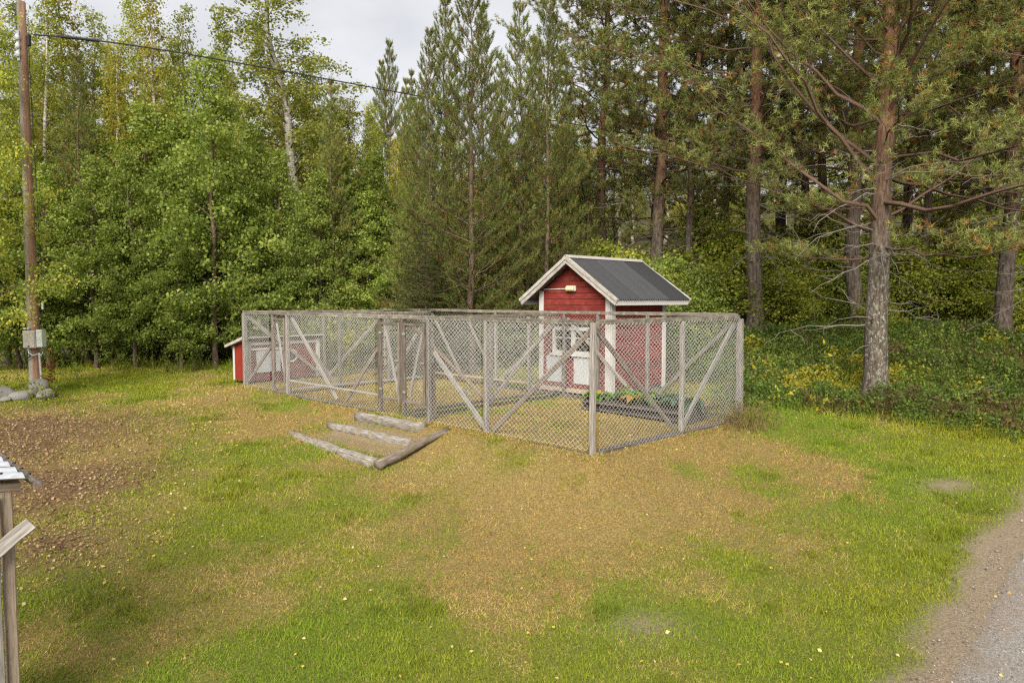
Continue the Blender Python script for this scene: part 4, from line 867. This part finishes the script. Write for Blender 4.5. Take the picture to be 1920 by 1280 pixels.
# ------------------------------------------------------------------ grass, leaves, undergrowth
def polar(n, r0, r1, amax, power):
    u = RNG.uniform(size=n); e = 2 - power; r = (r0 ** e + u * (r1 ** e - r0 ** e)) ** (1 / e); a_ = RNG.uniform(-amax, amax, n); return r * np.sin(a_), r * np.cos(a_), r
def slope_dirs(X, Y): e = .15; return (ground_z(X + e, Y) - ground_z(X - e, Y)) / (2 * e), (ground_z(X, Y + e) - ground_z(X, Y - e)) / (2 * e)
N = 700000
X, Y, Rr = polar(N, 4.2, 25.5, .80, 1.5); mk = masks(X, Y); lx, ly = w2loc(X, Y)
shed = (np.abs(lx + 4.1) < 1.0) & (ly > FD + .3) & (ly < FD + 2.3); bed = (np.abs(lx + 1.55) < 1.16) & (np.abs(ly - 3.45) < .44); knl = (lx > FL - .85) & (lx < FL - .1) & (ly > .1) & (ly < 2.2)
keep = (RNG.uniform(size=N) > mk['litter'] * .8) & (RNG.uniform(size=N) > mk['dirt'] * 1.15) & (path_edge(X, Y) < .12) & (RNG.uniform(size=N) > mk['forest'] * .6) & ~shed & ~bed & ~knl
X, Y, Rr = X[keep], Y[keep], Rr[keep]; mk = {k: v[keep] for k, v in mk.items()}; n = len(X)
Z = ground_z(X, Y); gr = np.clip(mk['green'] + RNG.normal(0, .3, n) + .9 * (vnoise(X, Y, .24, 52, 2) - .5), 0, 1)
edgef = np.clip(mk['forest'] * (1 - mk['forest']) * 4 + .6 * mk['forest'], 0, 1) * (X < 14)
clump = vnoise(X, Y, .35, 51, 2)
ht = (.015 + .016 * gr) * RNG.uniform(.6, 1.35, n) * (.55 + .9 * clump) * (1 + 3.0 * edgef * RNG.uniform(.2, 1, n) + 1.2*mk['forest']); wd = .0036 * (np.maximum(Rr, 5) / 5) ** .75 * RNG.uniform(.7, 1.3, n)
lxx, lyy = w2loc(X, Y); fl = np.maximum(np.exp(-((lyy + .1) / .12) ** 2) * (lxx < .2) * (lxx > FL), np.exp(-((lxx - .1) / .12) ** 2) * (lyy > -.2) * (lyy < FD)); fl = np.maximum(fl, np.exp(-((lyy + 1.72) / .1) ** 2) * (lxx > -5.7) * (lxx < -2.9))
tuft = sstep(.66, .74, vnoise(X, Y, .42, 53, 2)) * (gr > .35); ht = ht * (1 + .25 * (Rr / 10)) * (1 + .9 * tuft) * (1 + 1.1 * fl * RNG.uniform(0, 1, n)); az = RNG.uniform(0, 6.283, n); tilt = np.where(gr > .5, RNG.uniform(.1, 1.0, n), RNG.uniform(.55, 1.45, n)); ln_ = ht * np.where(gr > .45, 1.15, 1.6)
d = np.stack([np.sin(tilt) * np.cos(az), np.sin(tilt) * np.sin(az), np.cos(tilt)], 1) * ln_[:, None]
az2 = RNG.uniform(0, 6.283, n); wv = np.stack([np.cos(az2), np.sin(az2), np.zeros(n)], 1) * wd[:, None]
P = np.stack([X, Y, Z - .003], 1)
gcol = np.array([(.1, .15, .012), (.165, .23, .019), (.24, .305, .03), (.35, .38, .055)]); dcol = np.array([(.22, .15, .045), (.37, .265, .085), (.5, .375, .14), (.61, .49, .22)])
md = np.clip(np.exp(-(((X - 1.2) / 2.6) ** 2 + ((Y - 9.2) / 1.6) ** 2)) + np.exp(-(((X - 3.6) / 1.5) ** 2 + ((Y - 11.3) / 1.4) ** 2)), 0, 1) * (.5 + vnoise(X, Y, .8, 64, 2))
wp = np.clip(RNG.normal(.5, .15, n) + .35 * (clump - .5), 0, .999); warm = vnoise(X, Y, 2.6, 61, 2)[:, None]
colr = .95 * (1 - .22 * tuft[:, None]) * np.where(gr[:, None] > RNG.uniform(.3, .62, n)[:, None], pal_pick(gcol, wp) * np.column_stack([.8 + .55 * warm[:, 0], np.ones(n), np.ones(n)]), pal_pick(dcol, wp) * np.column_stack([1 - .1 * md, (.92 + .2 * warm[:, 0]) * (1 - .18 * md), (.8 + .4 * warm[:, 0]) * (1 - .2 * md)]))
V = np.stack([P - wv, P + wv, P + d], 1).reshape(-1, 3)
go = link('lawn_grass', bulk_mesh('lawn_grass', V, np.arange(3 * n).reshape(-1, 3), np.repeat(colr, 3, 0)), M['blade'])
tag(go, 'patchy lawn grass, green and straw-brown, in front of the dog run', 'grass', kind='stuff')
# fallen leaves
N = 200000; X, Y, Rr = polar(N, 4.5, 24, .82, 1.3); mk = masks(X, Y); keep = (RNG.uniform(size=N) < mk['litter'] ** 1.1 * .9 + .004) & (mk['forest'] < .4) & (path_edge(X, Y) < .5)
X, Y, Rr, lit = X[keep], Y[keep], Rr[keep], mk['litter'][keep]; n = len(X)
pal = np.array([(.09, .052, .028), (.15, .09, .048), (.22, .14, .075), (.3, .2, .115), (.4, .29, .18)]); col_ = pal_pick(pal, RNG.uniform(0, 1, n)); yel = RNG.uniform(size=n) > lit * 3 + .12; col_[yel] = np.array([(.5, .38, .1), (.55, .44, .22), (.45, .3, .08)])[RNG.integers(0, 3, yel.sum())]
V, F, c_ = leaf_quads(np.stack([X, Y, ground_z(X, Y) + .022], 1), .034 + .0 * X, col_, .75, 2.2); tag(link('fallen_leaves', bulk_mesh('fallen_leaves', V, F, c_), M['litter']), 'dry brown and yellow birch leaves scattered over the grass', 'leaves', kind='stuff')
# low undergrowth of the forest floor
X, Y, Rr = polar(90000, 11, 46, .80, 1.45); X2 = RNG.uniform(size=330000); r2 = 13.5 * (40 / 13.5) ** (X2 ** 1.1); a2 = RNG.uniform(.2, .82, 330000)
X = np.concatenate([X, r2 * np.sin(a2)]); Y = np.concatenate([Y, r2 * np.cos(a2)]); Rr = np.hypot(X, Y); N = len(X)
mk = masks(X, Y); keep = RNG.uniform(size=N) < mk['forest'] * (1 - mk['inside']); X, Y, Rr = X[keep], Y[keep], Rr[keep]; lx, ly = w2loc(X, Y)
ok = ~((np.abs(lx + 4.1) < 1.3) & (ly < FD + 2.6)); X, Y, Rr = X[ok], Y[ok], Rr[ok]; n = len(X)
hum = .5 * vnoise(X, Y, 1.6, 71, 2) + .5 * vnoise(X, Y, .35, 74, 2); h_ = np.clip(hum - .24, .02, 1) * 1.2 * RNG.uniform(.05, 1, n) ** .8
kind_ = vnoise(X, Y, 1.6, 72, 2) + .5 * (vnoise(X, Y, .4, 73, 1) - .5); dark = np.array([(.045, .075, .018), (.08, .125, .028), (.12, .175, .04), (.18, .235, .055)]); yl = np.array([(.16, .17, .026), (.25, .25, .036), (.35, .33, .05), (.45, .35, .06)]); br = np.array([(.07, .045, .025), (.13, .085, .045), (.18, .12, .06)])
u_ = np.clip(RNG.normal(.5, .25, n), 0, .999); far = sstep(20, 27, Y); pick = kind_ + .22 * far + RNG.normal(0, .06, n)
col_ = np.where((pick > .72)[:, None], pal_pick(yl, u_), pal_pick(dark, u_)); brn = (pick < .33) & (RNG.uniform(size=n) < .7); col_[brn] = pal_pick(br, u_)[brn]
V, F, c_ = leaf_quads(np.stack([X, Y, ground_z(X, Y) + h_], 1), .034 * (Rr / 14) ** .8 + .014, col_, .7, .6)
tag(link('undergrowth', bulk_mesh('undergrowth', V, F, c_), M['leaf']), 'low berry shrubs and moss covering the forest floor', 'undergrowth', kind='stuff')

# ------------------------------------------------------------------ weeds and saplings that stand alone
def weed(seed, h, n, leaf, cols, spread_, nl, stalk=(.2, .17, .08), sides=3, el=1.35):
    rng = np.random.default_rng(seed); st = []; P = []
    for k in range(n):
        az = rng.uniform(0, 6.28); l_ = h * rng.uniform(.55, 1.1); Q = curve_path((rng.normal(0, spread_), rng.normal(0, spread_), -.03), az, el, el - rng.uniform(.0, .7), l_, 6, .08, rng); st.append((Q, np.linspace(.006, .002, 6)))
        P.append(along(Q, rng.uniform(.2, 1, nl)) + rng.normal(0, .04, (nl, 3)))
    P = np.concatenate(P); V, F = tubes(st, sides); c_ = pal_pick(cols, rng.uniform(0, 1, len(P))); lv, lf, lc = leaf_quads(P, leaf, c_, .5, .5, rng)
    return bulk_mesh('stems', V, F, np.tile(np.array(stalk), (len(V), 1))), bulk_mesh('leaves', lv, lf, lc)
def put_weed(name, label, cat, px, dep, args, group=None):
    x = at(px, dep); o = thing(name, label, cat, (x, dep, gz(x, dep)), 0, group); a_, b_ = weed(*args); link('stems', a_, M['blade'], o); link('leaves', b_, M['leaf'], o)
RED = [(.28, .04, .02), (.36, .09, .03), (.22, .1, .03)]; GRN = [(.07, .12, .02), (.12, .18, .03), (.2, .23, .04)]; YEL = [(.3, .3, .03), (.42, .38, .04), (.5, .42, .06), (.22, .27, .04)]; STR = [(.3, .22, .1), (.2, .16, .06), (.13, .17, .04)]
put_weed('fireweed', 'red-leaved fireweed plant beside the utility pole stones', 'weed', 88, 17.2, (81, 1.0, 7, .07, RED, .12, 26))
put_weed('fireweed', 'green fireweed with a pale fluffy top behind the utility pole', 'weed', 128, 18.6, (82, 1.3, 6, .08, GRN, .14, 30))
put_weed('weed_clump', 'yellow-green weeds growing in front of the utility pole stones', 'weed', 85, 15.4, (83, .5, 12, .05, GRN + YEL[:1], .25, 16))
put_weed('weed_clump', 'straggly weeds at the picture edge beside the utility pole', 'weed', 12, 15.9, (84, .8, 12, .06, GRN, .3, 20))
put_weed('weed_clump', 'small reddish weeds in the grass near the stones', 'weed', 118, 15.5, (85, .28, 8, .045, RED + GRN, .2, 10))
put_weed('weed_clump', 'tall half-dry weeds at the far corner post of the side fence', 'weed', 1402, 12.5, (86, .62, 60, .035, STR + GRN, .17, 12, (.27, .2, .09)))
put_weed('weed_clump', 'dry brown weeds against the side fence near its far corner', 'weed', 1368, 12.3, (87, .42, 40, .03, STR, .15, 10, (.3, .21, .1)))
put_weed('weed_clump', 'pale green weeds just beyond the side fence corner', 'weed', 1440, 13.0, (88, .42, 34, .035, GRN + STR, .2, 10, (.25, .24, .08)))
for k, (px, dep, h, lb) in enumerate([(1424, 15.6, .95, 'yellow-leaved sapling right beside the fence corner'), (1474, 15.2, .7, 'yellow sapling between the fence corner and the lichened pine'), (1475, 14.5, .5, 'small yellow sapling at the edge of the grass below the fence corner'), (1530, 14.4, .4, 'low yellowing sprout by the grass edge left of the lichened pine'), (1622, 14.5, .42, 'yellowing sprout at the foot of the lichened pine'), (1560, 17, .9, 'yellow-green sapling in the bank behind the lichened pine'), (1735, 15.0, .45, 'yellowing sprout right of the lichened pine foot'), (1830, 14.8, .4, 'brownish yellow sprout at the grass edge near the drive')]):
    put_weed('rowan_sapling', lb, 'sapling', px, dep, (90 + k, h, 4, .1, YEL + GRN[1:2], .08, 13))
put_weed('young_shrub', 'yellow-leaved shrub glowing in front of the dark spruce behind the run', 'shrub', 657, 20.6, (99, 2.2, 8, .1, YEL, .2, 40))
for k, px in enumerate((20, 70, 205, 250, 320, 370)):
    put_weed('forest_edge_plant', 'leafy plant at the foot of the stand along the back of the lawn', 'plant', px, 20.6 + random.uniform(-.3, .5), (110 + k, .8, 9, .075, GRN, .25, 22), 'plants along the back of the lawn')


GBS = 'leafy shrubs on the bank'; LBS = 'low leafy green shrub standing on the bank between grass and pines'
for k in range(34):
    px = random.uniform(1445, 1990); dep = random.uniform(14.8, 20.5)
    if abs(px - 1645) < 40: px += 90
    put_weed('bank_shrub', LBS, 'shrub', px, dep, (130 + k, random.uniform(.45, .95), 11, .06, [(.07, .12, .022), (.12, .18, .034), (.19, .25, .05), (.28, .31, .06)], .2, 30, (.1, .08, .05), 3, 1.2), GBS)
def dead_branch(label, px, dep, ln, az, seed):
    rng = np.random.default_rng(seed); x = at(px, dep); B = curve_path((0, 0, .12), az, .12, .0, ln, 8, .12, rng); ps = [(B, np.linspace(.022, .006, 8))]
    for q in range(7): ps.append((curve_path(along(B, np.array([rng.uniform(.2, 1)]))[0], az + rng.normal(0, .8), rng.uniform(-.1, .6), .2, ln * rng.uniform(.15, .35), 5, .2, rng), np.linspace(.009, .003, 5)))
    tag(tube_obj('fallen_branch', ps, M['dead_twig'], None, 5, loc=(x, dep, gz(x, dep) + .12)), label, 'branch')
dead_branch('bare grey fallen branch lying on the bank near the right edge', 1790, 14.8, 1.6, .3, 1); dead_branch('dead grey branch lying in the bank behind the side fence corner', 1500, 16.2, 1.3, 2.6, 2); dead_branch('twiggy fallen branch in front of the lichened pine', 1690, 14.6, .9, .1, 3)
# loose stones on the drive
N = 9000; u_ = RNG.uniform(-1, 10, N); w_ = np.abs(RNG.normal(0, 1.2, N)) - .1; X = 3.33 + .690 * u_ + .723 * w_; Y = 5.76 + .723 * u_ - .690 * w_; kp = (Y > 3.5) & (path_edge(X, Y) > -.12); X, Y = X[kp], Y[kp]; n = len(X)
sz_ = RNG.lognormal(-5.2, .4, n)[:, None]; P = np.stack([X, Y, ground_z(X, Y) + .02], 1); o8 = np.array([(1, 0, 0), (0, 1, 0), (-1, 0, 0), (0, -1, 0), (0, 0, .7), (0, 0, -.7)], float)
V = (P[:, None, :] + o8[None] * sz_[:, :, None] * RNG.uniform(.6, 1.4, (n, 6, 1))).reshape(-1, 3); f8 = np.array([(0, 1, 4), (1, 2, 4), (2, 3, 4), (3, 0, 4), (1, 0, 5), (2, 1, 5), (3, 2, 5), (0, 3, 5)])
F = (np.arange(n)[:, None, None] * 6 + f8[None]).reshape(-1, 3); col_ = np.repeat(pal_pick([(.1, .085, .07), (.2, .18, .155), (.3, .275, .245), (.42, .39, .36)], RNG.uniform(0, 1, n)), 6, 0)
tag(link('loose_gravel', bulk_mesh('loose_gravel', V, F, col_), M['litter']), 'loose small stones along the edge of the drive', 'gravel', kind='stuff')
